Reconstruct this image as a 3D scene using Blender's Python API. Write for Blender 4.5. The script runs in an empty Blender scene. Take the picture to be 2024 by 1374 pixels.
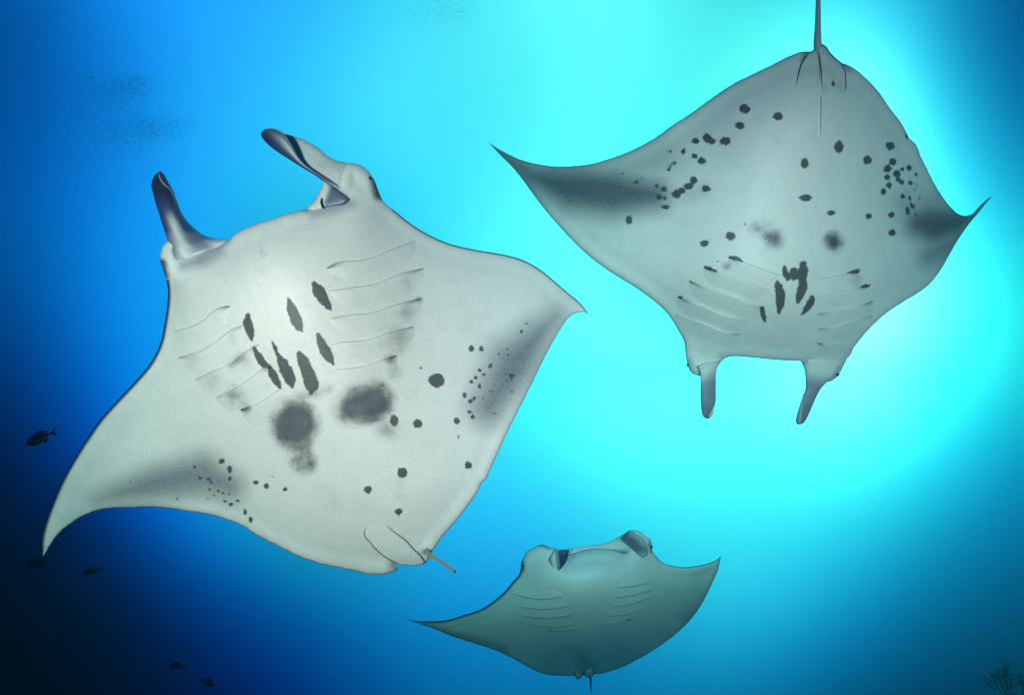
import bpy, math, random
import numpy as np
from mathutils import Vector, Matrix
from mathutils.geometry import delaunay_2d_cdt
from mathutils.kdtree import KDTree

random.seed(7)
rng = np.random.default_rng(7)
S = bpy.context.scene
C = S.collection

# ------------------------------------------------------------------ camera
PITCH = math.radians(40)
cam_d = bpy.data.cameras.new('camera')
cam_d.lens = 20.0
cam_d.sensor_width = 36.0
cam_d.clip_start = 0.05
cam_d.clip_end = 500.0
cam = bpy.data.objects.new('camera', cam_d)
cam.rotation_euler = (math.radians(90) + PITCH, 0, 0)
C.objects.link(cam)
S.camera = cam
FPX = 20.0 / 36.0 * 2024.0
FW = np.array([0, math.cos(PITCH), math.sin(PITCH)])
UP = np.array([0, -math.sin(PITCH), math.cos(PITCH)])
RT = np.array([1.0, 0, 0])


def at(px, py, depth):
    """world point at a picture position and a distance along the view axis (metres)"""
    px = np.asarray(px, float); py = np.asarray(py, float); depth = np.asarray(depth, float)
    x = (px - 1012) / FPX * depth
    y = (687 - py) / FPX * depth
    return x[..., None] * RT + y[..., None] * UP + depth[..., None] * FW


# ------------------------------------------------------------------ world: the light field of the sea, by direction
LOBES = [
    ((-0.6554,0.1618,0.7378),30,(0.0000,-1.8926,-1.4667)),
    ((-0.5702,0.1759,0.8024),30,(0.0000,0.6723,-0.3235)),
    ((-0.4618,0.1900,0.8664),30,(0.0000,1.4744,1.8486)),
    ((-0.3279,0.2023,0.9228),30,(0.0000,-1.7600,-1.1742)),
    ((-0.1710,0.2110,0.9624),30,(0.0000,0.2601,-0.3483)),
    ((0.0000,0.2142,0.9768),30,(0.0000,-0.3976,-0.2044)),
    ((0.1710,0.2110,0.9624),30,(0.0000,1.2160,1.0833)),
    ((0.3279,0.2023,0.9228),30,(0.0000,-1.9131,-2.3012)),
    ((0.4618,0.1900,0.8664),30,(0.0000,-0.7261,-0.1013)),
    ((0.5702,0.1759,0.8024),30,(0.0000,-1.6346,-0.5793)),
    ((0.6554,0.1618,0.7378),30,(0.0000,-1.3243,-2.2147)),
    ((-0.6924,0.2604,0.6729),30,(0.0000,-1.2852,-0.7333)),
    ((-0.6090,0.2863,0.7397),30,(0.0000,-0.5946,-0.8384)),
    ((-0.4990,0.3128,0.8082),30,(0.0000,0.3725,0.9343)),
    ((-0.3584,0.3369,0.8706),30,(0.0000,-1.2406,-1.7122)),
    ((-0.1885,0.3544,0.9159),30,(0.0000,1.6919,1.4386)),
    ((0.0000,0.3609,0.9326),30,(0.0000,-1.5731,-1.3603)),
    ((0.1885,0.3544,0.9159),30,(0.0000,0.7059,0.3608)),
    ((0.3584,0.3369,0.8706),30,(0.0000,-1.9482,-1.2159)),
    ((0.4990,0.3128,0.8082),30,(0.0000,4.3416,3.3100)),
    ((0.6090,0.2863,0.7397),30,(0.0000,-1.6681,-0.9285)),
    ((0.6924,0.2604,0.6729),30,(0.0000,-3.2259,-1.9462)),
    ((-0.7209,0.3643,0.5895),30,(0.0000,0.5062,0.3589)),
    ((-0.6397,0.4041,0.6539),30,(0.0000,-0.0768,-0.2100)),
    ((-0.5295,0.4459,0.7216),30,(0.0000,0.1729,0.2076)),
    ((-0.3842,0.4853,0.7854),30,(0.0000,0.0648,-0.6574)),
    ((-0.2037,0.5147,0.8328),30,(0.0000,-0.1194,0.5225)),
    ((0.0000,0.5257,0.8507),30,(0.0000,-0.8690,-1.4624)),
    ((0.2037,0.5147,0.8328),30,(0.0000,0.9686,1.1375)),
    ((0.3842,0.4853,0.7854),30,(0.0000,-3.6578,-2.9608)),
    ((0.5295,0.4459,0.7216),30,(0.0000,3.4789,0.9383)),
    ((0.6397,0.4041,0.6539),30,(0.0000,-2.1533,-1.7619)),
    ((0.7209,0.3643,0.5895),30,(0.0000,-0.7537,1.1194)),
    ((-0.7366,0.4674,0.4889),30,(0.0000,-0.3541,-0.8759)),
    ((-0.6569,0.5210,0.5450),30,(0.0000,-1.2910,-1.0127)),
    ((-0.5470,0.5785,0.6051),30,(0.0000,0.7753,0.8421)),
    ((-0.3994,0.6336,0.6626),30,(0.0000,-0.5076,-0.4612)),
    ((-0.2128,0.6752,0.7062),30,(0.0000,-0.3244,-0.8914)),
    ((0.0000,0.6911,0.7228),30,(0.0000,-0.0326,0.0455)),
    ((0.2128,0.6752,0.7062),30,(0.0000,-0.6988,-0.5265)),
    ((0.3994,0.6336,0.6626),30,(0.0000,-1.5431,-2.2434)),
    ((0.5470,0.5785,0.6051),30,(0.0000,-0.3791,2.5147)),
    ((0.6569,0.5210,0.5450),30,(0.0000,-1.1584,-2.0763)),
    ((0.7366,0.4674,0.4889),30,(0.0000,0.7363,-1.2853)),
    ((-0.7366,0.5626,0.3754),30,(0.0000,-0.7323,-1.1149)),
    ((-0.6569,0.6272,0.4185),30,(0.0000,-0.3670,-0.5466)),
    ((-0.5470,0.6963,0.4646),30,(0.0000,2.5043,2.0978)),
    ((-0.3994,0.7626,0.5089),30,(0.0000,-3.3183,-4.2256)),
    ((-0.2128,0.8128,0.5423),30,(0.0000,1.1051,1.6030)),
    ((0.0000,0.8318,0.5551),30,(0.0000,-1.1929,-1.9175)),
    ((0.2128,0.8128,0.5423),30,(0.0000,0.2396,0.2827)),
    ((0.3994,0.7626,0.5089),30,(0.0000,-0.4624,-0.2436)),
    ((0.5470,0.6963,0.4646),30,(0.0000,0.3295,-0.4334)),
    ((0.6569,0.6272,0.4185),30,(0.0000,1.6702,1.1421)),
    ((0.7366,0.5626,0.3754),30,(0.0000,-3.0894,-2.1441)),
    ((-0.7209,0.6438,0.2564),30,(0.0000,-2.5521,-2.1035)),
    ((-0.6397,0.7141,0.2844),30,(0.0000,-1.7879,-0.7918)),
    ((-0.5295,0.7881,0.3138),30,(0.0000,2.8771,3.9885)),
    ((-0.3842,0.8577,0.3416),30,(0.0000,0.0944,-1.6889)),
    ((-0.2037,0.9096,0.3622),30,(0.0000,-0.5275,-0.4260)),
    ((0.0000,0.9290,0.3700),30,(0.0000,-0.6808,-0.4832)),
    ((0.2037,0.9096,0.3622),30,(0.0000,-0.6954,-1.0954)),
    ((0.3842,0.8577,0.3416),30,(0.0000,-2.6594,-2.0739)),
    ((0.5295,0.7881,0.3138),30,(0.0000,-1.8014,-2.6627)),
    ((0.6397,0.7141,0.2844),30,(0.0000,0.2708,0.3528)),
    ((0.7209,0.6438,0.2564),30,(0.0000,-3.3297,-1.1494)),
    ((-0.6924,0.7079,0.1396),30,(0.0000,-1.7454,-2.7583)),
    ((-0.6090,0.7782,0.1535),30,(0.0000,-1.6735,-2.3049)),
    ((-0.4990,0.8502,0.1677),30,(0.0000,-0.1411,0.5421)),
    ((-0.3584,0.9159,0.1806),30,(0.0000,0.2087,-0.1235)),
    ((-0.1885,0.9635,0.1900),30,(0.0000,0.0060,-0.1477)),
    ((0.0000,0.9811,0.1935),30,(0.0000,-0.5050,-0.2004)),
    ((0.1885,0.9635,0.1900),30,(0.0000,-0.6764,-0.3945)),
    ((0.3584,0.9159,0.1806),30,(0.0000,1.5918,0.4254)),
    ((0.4990,0.8502,0.1677),30,(0.0000,2.4070,3.9471)),
    ((0.6090,0.7782,0.1535),30,(0.0000,-0.1637,-0.0319)),
    ((0.6924,0.7079,0.1396),30,(0.0000,0.0182,-1.0363)),
    ((-0.6554,0.7547,0.0312),30,(0.0000,0.6515,-1.0234)),
    ((-0.5702,0.8208,0.0339),30,(0.0000,-1.0672,-1.7853)),
    ((-0.4618,0.8862,0.0366),30,(0.0000,-2.6270,-1.1851)),
    ((-0.3279,0.9439,0.0390),30,(0.0000,-1.3969,-0.5232)),
    ((-0.1710,0.9844,0.0407),30,(0.0000,-0.4611,-0.9173)),
    ((0.0000,0.9991,0.0413),30,(0.0000,-0.6901,-1.1745)),
    ((0.1710,0.9844,0.0407),30,(0.0000,-1.5327,-0.9249)),
    ((0.3279,0.9439,0.0390),30,(0.0000,-1.6579,-1.6878)),
    ((0.4618,0.8862,0.0366),30,(0.0000,-2.6372,-2.3011)),
    ((0.5702,0.8208,0.0339),30,(0.0000,-4.1878,-4.0840)),
    ((0.6554,0.7547,0.0312),30,(0.0000,-0.6836,-0.9979)),
    ((0.1035,-0.2662,0.9583),4,(0.0000,-0.7559,-0.3860)),
    ((-0.4342,0.2142,0.8750),4,(0.0000,1.3608,1.7391)),
    ((0.5866,0.1708,0.7917),4,(0.0000,3.7604,2.9116)),
    ((-0.3665,-0.6033,0.7083),4,(0.0000,0.0926,0.4710)),
    ((-0.1518,0.7657,0.6250),4,(0.0000,-0.0975,0.1264)),
    ((0.6775,-0.4976,0.5417),4,(0.0000,-0.6310,0.1499)),
    ((-0.8836,-0.0960,0.4583),4,(0.0000,0.6749,0.8263)),
    ((0.6119,0.6964,0.3750),4,(0.0000,5.0340,4.6156)),
    ((0.0198,-0.9563,0.2917),4,(0.0000,-0.1423,0.2042)),
    ((-0.6754,0.7074,0.2083),4,(0.0000,1.2732,3.3203)),
    ((0.9899,-0.0663,0.1250),4,(0.0000,-1.3879,-1.0661)),
    ((-0.7802,-0.6242,0.0417),4,(0.0000,-1.1169,-0.6094)),
    ((0.1537,0.9872,-0.0417),4,(0.0000,3.2868,3.4528)),
    ((0.5497,-0.8260,-0.1250),4,(0.0000,-0.3387,-0.0343)),
    ((-0.9496,0.2343,-0.2083),4,(0.0000,-1.1063,-1.2920)),
    ((0.8396,0.4583,-0.2917),4,(0.0000,-0.4261,-0.0927)),
    ((-0.2999,-0.8772,-0.3750),4,(0.0000,-0.8401,-0.3292)),
    ((-0.3560,0.8144,-0.4583),4,(0.0000,-2.0103,-2.1186)),
    ((0.7686,-0.3405,-0.5417),4,(0.0000,-1.1995,-0.4954)),
    ((-0.7399,-0.2490,-0.6250),4,(0.0000,-1.0516,-0.4199)),
    ((0.3412,0.6179,-0.7083),4,(0.0000,-1.7446,-1.3457)),
    ((0.1435,-0.5939,-0.7917),4,(0.0000,-1.2275,-0.9496)),
    ((-0.4017,0.2702,-0.8750),4,(0.0000,-1.1631,-0.4238)),
    ((0.2825,0.0426,-0.9583),4,(0.0000,-1.3234,-0.8801)),
]

W = bpy.data.worlds.new('World')
S.world = W
W.use_nodes = True
nt = W.node_tree
nt.nodes.clear()
tc = nt.nodes.new('ShaderNodeTexCoord')
nrm = nt.nodes.new('ShaderNodeVectorMath'); nrm.operation = 'NORMALIZE'
nt.links.new(tc.outputs['Generated'], nrm.inputs[0])
acc = None
way = nrm
for il, (axis, k, col) in enumerate(LOBES):
    if il and il % 20 == 0:   # keeps the evaluation in sequence
        wn = nt.nodes.new('ShaderNodeVectorMath'); wn.operation = 'MULTIPLY_ADD'
        nt.links.new(acc.outputs[0], wn.inputs[0]); wn.inputs[1].default_value = (1e-9, 1e-9, 1e-9)
        nt.links.new(nrm.outputs[0], wn.inputs[2])
        way = wn
    d = nt.nodes.new('ShaderNodeVectorMath'); d.operation = 'DOT_PRODUCT'
    nt.links.new(way.outputs[0], d.inputs[0]); d.inputs[1].default_value = axis
    m = nt.nodes.new('ShaderNodeMath'); m.operation = 'MULTIPLY_ADD'
    nt.links.new(d.outputs['Value'], m.inputs[0]); m.inputs[1].default_value = k; m.inputs[2].default_value = -k
    e = nt.nodes.new('ShaderNodeMath'); e.operation = 'EXPONENT'
    nt.links.new(m.outputs[0], e.inputs[0])
    a = nt.nodes.new('ShaderNodeVectorMath'); a.operation = 'MULTIPLY_ADD'
    cc = nt.nodes.new('ShaderNodeCombineXYZ')
    for i in range(3):
        nt.links.new(e.outputs[0], cc.inputs[i])
    nt.links.new(cc.outputs[0], a.inputs[0]); a.inputs[1].default_value = col
    if acc is not None:
        nt.links.new(acc.outputs[0], a.inputs[2])
    acc = a
bg = nt.nodes.new('ShaderNodeBackground'); bg.inputs['Strength'].default_value = 1.0
sp = nt.nodes.new('ShaderNodeSeparateXYZ')
nt.links.new(acc.outputs[0], sp.inputs[0])


def radiance(sock):   # the lobes add up to the logarithm of the light
    p = nt.nodes.new('ShaderNodeMath'); p.operation = 'ADD'; p.inputs[1].default_value = math.log(0.1)
    nt.links.new(sock, p.inputs[0])
    q = nt.nodes.new('ShaderNodeMath'); q.operation = 'EXPONENT'
    nt.links.new(p.outputs[0], q.inputs[0])
    return q.outputs[0]


wo = nt.nodes.new('ShaderNodeOutputWorld')
nt.links.new(bg.outputs[0], wo.inputs['Surface'])
gg, bb = radiance(sp.outputs['Y']), radiance(sp.outputs['Z'])
rr = nt.nodes.new('ShaderNodeMath'); rr.operation = 'MULTIPLY'   # red only survives where the water is brightest
nt.links.new(gg, rr.inputs[0]); nt.links.new(gg, rr.inputs[1])
rs = nt.nodes.new('ShaderNodeMath'); rs.operation = 'MULTIPLY'
nt.links.new(rr.outputs[0], rs.inputs[0]); rs.inputs[1].default_value = 0.47
cx = nt.nodes.new('ShaderNodeCombineXYZ')
nt.links.new(rs.outputs[0], cx.inputs['X']); nt.links.new(gg, cx.inputs['Y']); nt.links.new(bb, cx.inputs['Z'])
nt.links.new(cx.outputs[0], bg.inputs['Color'])

# ------------------------------------------------------------------ sun through the surface, two strobes on the photographer's arms
sun_d = bpy.data.lights.new('sun', 'SUN')
sun_d.energy = 0.9
sun_d.angle = math.radians(0.5)
sun_d.color = (0.75, 1.0, 0.95)
sun = bpy.data.objects.new('sun', sun_d)
sun_dir = Vector(at(1660, 600, 1.0)).normalized()
sun.rotation_euler = sun_dir.to_track_quat('Z', 'Y').to_euler()
sun.location = sun_dir * 60
C.objects.link(sun)


KEY = 1.0


def strobe(name, off, target, power, color=(1.0, 0.93, 0.86), size=110):
    l = bpy.data.lights.new(name, 'SPOT')
    l.energy = power
    l.color = color
    l.spot_size = math.radians(size)
    l.spot_blend = 1.0
    l.shadow_soft_size = 0.22
    l.volume_factor = 0.0
    o = bpy.data.objects.new(name, l)
    p = Vector(off[0] * RT + off[1] * UP + off[2] * FW)
    o.location = p
    t = Vector(at(*target))
    o.rotation_euler = (p - t).to_track_quat('Z', 'Y').to_euler()
    C.objects.link(o)


strobe('strobe_light', (-1.4, 0.15, -1.1), (420, 770, 3.6), 2900 * KEY, (1.0, 0.378, 0.368), 88)
strobe('strobe_light', (1.8, 0.1, -0.6), (1560, 780, 4.8), 3350 * KEY, (1.0, 0.345, 0.368), 85)

S.view_settings.view_transform = 'Standard'
S.view_settings.look = 'None'
S.view_settings.exposure = 0.0
S.view_settings.gamma = 1.0
S.view_settings.use_curve_mapping = False
S.render.engine = 'CYCLES'
S.cycles.use_denoising = True
S.cycles.max_bounces = 6
S.cycles.volume_bounces = 0
S.cycles.diffuse_bounces = 2
S.cycles.glossy_bounces = 2


# ------------------------------------------------------------------ helpers
def link(name, me, parent=None, mat=None):
    o = bpy.data.objects.new(name, me)
    C.objects.link(o)
    if mat:
        me.materials.append(mat)
    if parent:
        o.parent = parent
    return o


def thing(name, label, cat, loc, group=None):
    o = bpy.data.objects.new(name, None)
    o.empty_display_size = 0.2
    o.location = loc
    o['label'] = label
    o['category'] = cat
    if group:
        o['group'] = group
    C.objects.link(o)
    return o


def mesh_from(name, verts, faces, attrs=None, smooth=True):
    me = bpy.data.meshes.new(name)
    me.from_pydata([tuple(v) for v in verts], [], faces)
    for k, v in (attrs or {}).items():
        a = me.attributes.new(k, 'FLOAT', 'POINT')
        a.data.foreach_set('value', np.asarray(v, np.float32))
    if smooth:
        me.polygons.foreach_set('use_smooth', np.ones(len(me.polygons), bool))
    me.update()
    return me


def curve(pts, step=None, n=None, closed=False):
    """Catmull-Rom through pts, resampled evenly (columns after x,y are carried along)"""
    P = np.array(pts, float)
    if len(P) == 2:
        Q = P
    else:
        ch = np.sqrt(((P[1:, :2] - P[:-1, :2]) ** 2).sum(1)) ** 0.5
        t = np.r_[0, np.cumsum(ch)]
        T = np.zeros_like(P)
        for i in range(len(P)):
            a, b = max(i - 1, 0), min(i + 1, len(P) - 1)
            T[i] = (P[b] - P[a]) / (t[b] - t[a])
        for i in range(1, len(P) - 1):  # proper non-uniform tangent
            d0 = (P[i] - P[i - 1]) / (t[i] - t[i - 1]); d1 = (P[i + 1] - P[i]) / (t[i + 1] - t[i])
            h0, h1 = t[i] - t[i - 1], t[i + 1] - t[i]
            T[i] = (d0 * h1 + d1 * h0) / (h0 + h1)
        out = []
        for i in range(len(P) - 1):
            h = t[i + 1] - t[i]
            s = np.linspace(0, 1, 24, endpoint=False)[:, None]
            out.append((2*s**3 - 3*s**2 + 1) * P[i] + (s**3 - 2*s**2 + s) * h * T[i] + (-2*s**3 + 3*s**2) * P[i+1] + (s**3 - s**2) * h * T[i+1])
        Q = np.vstack(out + [P[-1:]])
    L = np.r_[0, np.cumsum(np.sqrt(((Q[1:, :2] - Q[:-1, :2]) ** 2).sum(1)))]
    if n is None:
        n = max(2, int(round(L[-1] / step)) + 1)
    s = np.linspace(0, L[-1], n)
    return np.column_stack([np.interp(s, L, Q[:, k]) for k in range(Q.shape[1])])


def loop_of(segs, step=3.0, rag=None):
    """outline from segments (corners where they meet); each segment: (points, rim width, raggedness)"""
    out = []
    for pts, rim, rg in segs:
        c = curve(pts, step)[:-1]
        if rg:
            d = np.gradient(c, axis=0); nn = np.column_stack([d[:, 1], -d[:, 0]])
            nn /= np.linalg.norm(nn, axis=1, keepdims=True) + 1e-9
            k = len(c)
            w = rng.normal(0, 1, k); w = np.convolve(w, [.25, .5, .25], 'same')
            bite = (rng.random(k) < 0.03) * rng.random(k) * 2.5
            fade = np.clip(np.minimum(np.arange(k), k - 1 - np.arange(k)) / 6.0, 0, 1)
            c = c + nn * ((w * rg + bite * rg) * fade)[:, None]
        out.append(np.column_stack([c, np.full(len(c), rim)]))
    return np.vstack(out)


def inside(poly, p):
    x, y = p[:, 0], p[:, 1]
    r = np.zeros(len(p), bool)
    a = poly; b = np.roll(poly, -1, 0)
    for (x1, y1), (x2, y2) in zip(a, b):
        if y1 == y2:
            continue
        c = ((y1 > y) != (y2 > y)) & (x < (x2 - x1) * (y - y1) / (y2 - y1) + x1)
        r ^= c
    return r


class Near:
    def __init__(self, poly):
        self.kd = KDTree(len(poly))
        for i, p in enumerate(poly):
            self.kd.insert((p[0], p[1], 0), i)
        self.kd.balance()

    def __call__(self, pts):
        d = np.empty(len(pts)); ix = np.empty(len(pts), int)
        for k, p in enumerate(pts):
            _, i, dd = self.kd.find((p[0], p[1], 0))
            d[k] = dd; ix[k] = i
        return d, ix


def triangulate(loop, spacing, rings=(1.5, 4, 8), extra=None):
    poly = loop[:, :2]
    n = len(poly)
    near = Near(poly)
    lo, hi = poly.min(0), poly.max(0)
    gx = np.arange(lo[0], hi[0], spacing); gy = np.arange(lo[1], hi[1], spacing * 0.866)
    X, Y = np.meshgrid(gx, gy)
    X[1::2] += spacing / 2
    pts = np.column_stack([X.ravel(), Y.ravel()])
    pts = pts[inside(poly, pts)]
    if extra is not None and len(extra):
        e = np.array(extra); e = e[inside(poly, e)]
        pts = np.vstack([pts, e])
    d, _ = near(pts)
    lim = rings[-1] + spacing * 0.6 if rings else spacing * 0.6
    pts = pts[d > lim]
    t = np.roll(poly, -1, 0) - np.roll(poly, 1, 0)
    nn = np.column_stack([-t[:, 1], t[:, 0]]); nn /= np.linalg.norm(nn, axis=1, keepdims=True) + 1e-9
    area = 0.5 * np.sum(poly[:, 0] * np.roll(poly[:, 1], -1) - np.roll(poly[:, 0], -1) * poly[:, 1])
    if area < 0:
        nn = -nn
    allp = [poly]
    for r in rings:
        q = poly + nn * r
        ok = inside(poly, q)
        q = q[ok]
        dq, _ = near(q)
        allp.append(q[dq > r * 0.93])
    allp.append(pts)
    V = np.vstack(allp)
    res = delaunay_2d_cdt([Vector(p) for p in V], [(i, (i + 1) % n) for i in range(n)], [], 1, 1e-4)
    P = np.array([tuple(v) for v in res[0]])
    bnd = np.array([any(o < n for o in ov) for ov in res[3]])
    faces = [tuple(f) for f in res[2]]
    # keep triangles whose centre is inside
    fc = np.array([P[list(f)].mean(0) for f in faces])
    ok = inside(poly, fc)
    faces = [f for f, k in zip(faces, ok) if k]
    d, ix = near(P)
    d[bnd] = 0
    return P, faces, bnd, d, ix, near


def smoothstep(a, b, x):
    t = np.clip((x - a) / (b - a), 0, 1)
    return t * t * (3 - 2 * t)


def capsule_d(x, y, pts):
    """signed-ish distance inside a poly-capsule: points (x, y, radius); positive inside"""
    best = np.full(x.shape, -1e3)
    pts = [tuple(p) for p in pts]
    if len(pts) == 1:
        px, py, r = pts[0]
        return r - np.hypot(x - px, y - py)
    for (x1, y1, r1), (x2, y2, r2) in zip(pts[:-1], pts[1:]):
        dx, dy = x2 - x1, y2 - y1
        t = np.clip(((x - x1) * dx + (y - y1) * dy) / (dx * dx + dy * dy + 1e-9), 0, 1)
        best = np.maximum(best, r1 + (r2 - r1) * t - np.hypot(x - x1 - t * dx, y - y1 - t * dy))
    return best


class Pigment:
    """the skin markings and some painted shade of one animal, as fields over its belly"""
    def __init__(self, marks, spots, soft, navy=()):
        self.marks, self.spots, self.soft, self.navy = marks, spots, soft, navy

    def __call__(self, P):
        x, y = P[:, 0], P[:, 1]
        s = np.full(len(P), -14.0)
        for m in self.marks:
            s = np.maximum(s, capsule_d(x, y, m))
        for (cx, cy, rx, ry) in self.spots:
            k = np.hypot((x - cx) / rx, (y - cy) / ry)
            s = np.maximum(s, (1 - k) * min(rx, ry))
        b = np.zeros(len(P))
        bd = np.zeros(len(P))
        for cap, feather, amt, *smooth in self.soft:
            if smooth:
                bd = np.maximum(bd, amt * smoothstep(-feather, feather, capsule_d(x, y, cap)))
                continue
            b = np.maximum(b, amt * smoothstep(-feather, feather, capsule_d(x, y, cap)))
        nv = np.zeros(len(P))
        for cap, feather, amt in self.navy:
            nv = np.maximum(nv, amt * smoothstep(-feather, feather, capsule_d(x, y, cap)))
        return {'spot': np.clip(s, -14, 10), 'blotch': b, 'navy': nv, 'band': bd}


class Animal:
    def __init__(self, root, mid, ventral, loop, pig, mat):
        self.root, self.mid, self.ventral, self.loop, self.pig, self.mat = root, mid, ventral, loop, pig, mat
        self.near = Near(loop[:, :2])
        self.loc = np.array(root.location)

    def surf(self, P):
        """distance of the belly surface behind each picture position"""
        P = np.asarray(P, float)
        out = np.empty(len(P))
        for i, p in enumerate(P):  # local plane through the nearest skin points
            nb = [k for _, k, _ in self.kd.find_n((p[0], p[1], 0), 9)]
            q = self.BP[nb]; M = np.column_stack([np.ones(len(nb)), q - p])
            c = np.linalg.lstsq(M, self.BH[nb], rcond=1e-3)[0]
            out[i] = min(max(c[0], 0.0), self.BH[nb].max() + 0.02)
        return self.mid(P[:, 0], P[:, 1]) - out

    def at_surf(self, x, y):
        return float(self.surf([[x, y]])[0])

    def add(self, name, P, depth, faces, attrs, mat=None, parent=None):
        v = at(P[:, 0], P[:, 1], depth) - self.loc
        base = {'spot': np.full(len(P), -14.0), 'blotch': np.zeros(len(P)), 'navy': np.zeros(len(P)), 'dark': np.zeros(len(P)), 'band': np.zeros(len(P))}
        base.update(attrs)
        me = mesh_from(name, v, faces, base)
        return link(name, me, parent or self.root, mat or self.mat)

    def body(self, spacing, dorsal, extra=None, rim_gain=1.0):
        P, F, bnd, d, ix, _ = triangulate(self.loop, spacing, extra=extra)
        D = self.mid(P[:, 0], P[:, 1])
        h = self.ventral(P[:, 0], P[:, 1], d)
        e = np.array([(f[i], f[(i + 1) % 3]) for f in F for i in range(3)])
        e = np.unique(np.sort(e, 1), axis=0)
        deg = np.bincount(e.ravel(), minlength=len(P)).astype(float)
        hs = h.copy()
        for _ in range(220):
            sm = np.bincount(e[:, 0], hs[e[:, 1]], len(P)) + np.bincount(e[:, 1], hs[e[:, 0]], len(P))
            hs = np.where(bnd, 0, 0.5 * hs + 0.5 * sm / np.maximum(deg, 1))
        h = h + (hs - h) * smoothstep(4, 34 * spacing / 4, d)
        self.BP, self.BH = P, h
        self.kd = KDTree(len(P))
        for i, p in enumerate(P):
            self.kd.insert((p[0], p[1], 0), i)
        self.kd.balance()
        zv = D - h
        keep = np.where(~bnd)[0]
        mp = np.full(len(P), -1); mp[keep] = len(P) + np.arange(len(keep)); mp[bnd] = np.where(bnd)[0]
        PD = P[keep]
        zd = D[keep] + dorsal(PD[:, 0], PD[:, 1], d[keep])
        rim = self.loop[ix, 2]
        dk = np.where(rim > 0, 1 - smoothstep(rim * 0.45, rim * 1.35 + 0.01, d), 0) * rim_gain
        A = self.pig(P)
        AD = {k: np.zeros(len(PD)) for k in A}; AD['spot'] -= 14
        attrs = {k: np.r_[A[k], AD[k]] for k in A}
        attrs['dark'] = np.r_[dk, np.ones(len(PD))]
        # delaunay faces are counter-clockwise in (x, y-down): flip so belly normals face the viewer
        fv = [(f[0], f[2], f[1]) for f in F]
        fd = [(mp[f[0]], mp[f[1]], mp[f[2]]) for f in F]
        return self.add('body', np.vstack([P, PD]), np.r_[zv, zd], fv + [tuple(int(i) for i in f) for f in fd], attrs)

    def overlay(self, name, segs, lift, thick, spacing=4, root_px=None, pig=None, parent=None, step=2.0, rag=0, depth=None, edge=3.0, mat=None, rimdark=0.0):
        """a flap lying on the belly: closed lens, its attached end sunk into the skin"""
        loop = loop_of(segs, step)
        P, F, bnd, d, ix, _ = triangulate(loop, spacing, rings=(1.2, 3.0))
        base = self.surf(P) if depth is None else depth(P[:, 0], P[:, 1])
        l = lift(P[:, 0], P[:, 1]) if callable(lift) else np.full(len(P), lift)
        z = base - l - thick * np.sqrt(1 - np.exp(-d / edge))
        keep = np.where(~bnd)[0]
        mp = np.full(len(P), -1); mp[keep] = len(P) + np.arange(len(keep)); mp[bnd] = np.where(bnd)[0]
        zb = (base - l + thick * 0.5 * np.sqrt(1 - np.exp(-d / edge)))[keep]
        A = (pig or self.pig)(P)
        attrs = {k: np.r_[A[k], A[k][keep]] for k in A}
        rim = loop[ix, 2]
        dk = np.where(rim > 0, 1 - smoothstep(rim * 0.45, rim * 1.35 + 0.01, d), 0)
        attrs['dark'] = np.r_[dk, dk[keep]]
        fv = [(f[0], f[2], f[1]) for f in F]
        fd = [tuple(int(mp[i]) for i in f) for f in F]
        return self.add(name, np.vstack([P, P[keep]]), np.r_[z, zb], fv + fd, attrs, mat, parent)

    def fin(self, name, A, B, dA, dB, bulge, pig, n=44, m=20, back=0.5, parent=None, mat=None):
        """a rolled fin: closed section between two edges A and B (base to tip), swelling towards the viewer by bulge x width"""
        a = curve(A, n=n); b = curve(B, n=n)
        s = np.linspace(0, 1, n)
        th = np.linspace(0, 2 * math.pi, m, endpoint=False)
        t = (1 - np.cos(th)) / 2
        P = a[:, None, :] * (1 - t)[None, :, None] + b[:, None, :] * t[None, :, None]
        da = np.interp(s, np.linspace(0, 1, len(dA)), dA); db = np.interp(s, np.linspace(0, 1, len(dB)), dB)
        w = np.linalg.norm(a - b, axis=1) / FPX * da
        sn = np.sin(th); sn = np.where(sn > 0, sn, sn * back)
        bl = bulge(s) if callable(bulge) else np.full(n, bulge)
        dep = da[:, None] * (1 - t) + db[:, None] * t - (w * bl)[:, None] * sn[None, :]
        SS = np.repeat(s, m); TT = np.tile(t, n); FR = np.tile(np.sin(th), n)
        Pf = P.reshape(-1, 2)
        F = []
        for i in range(n - 1):
            for j in range(m):
                k = (j + 1) % m
                F.append((i * m + j, i * m + k, (i + 1) * m + k, (i + 1) * m + j))
        F.append(tuple(range(m - 1, -1, -1))); F.append(tuple((n - 1) * m + j for j in range(m)))
        return self.add(name, Pf, dep.ravel(), F, pig(SS, TT, FR), mat, parent)

    def gill(self, pts, side, width=26, h=0.010, dark=(0.0, 0.0), gap=1.6):
        """one gill flap: a lip of skin standing proud along the slit, sinking back into the belly"""
        c = curve(pts, n=36)
        t = np.gradient(c, axis=0); t /= np.linalg.norm(t, axis=1, keepdims=True)
        nn = np.column_stack([-t[:, 1], t[:, 0]]) * side
        k = np.linspace(0, 1, len(c))
        tap = np.clip(np.minimum(k, 1 - k) / 0.22, 0.03, 1) ** 0.4
        offs = [(-gap * 0.2, -0.006, 1), (0.2, 0.4, .8), (0.9, 1.0, 0.15), (3, 1.0, 0), (width * .3, .74, 0), (width * .55, 0.44, 0), (width * .8, 0.15, 0), (width, -0.08, 0)]  # last value of each row paints the slit's shaded crease on the lip face
        rows = []; zs = []; dk = []
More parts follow.
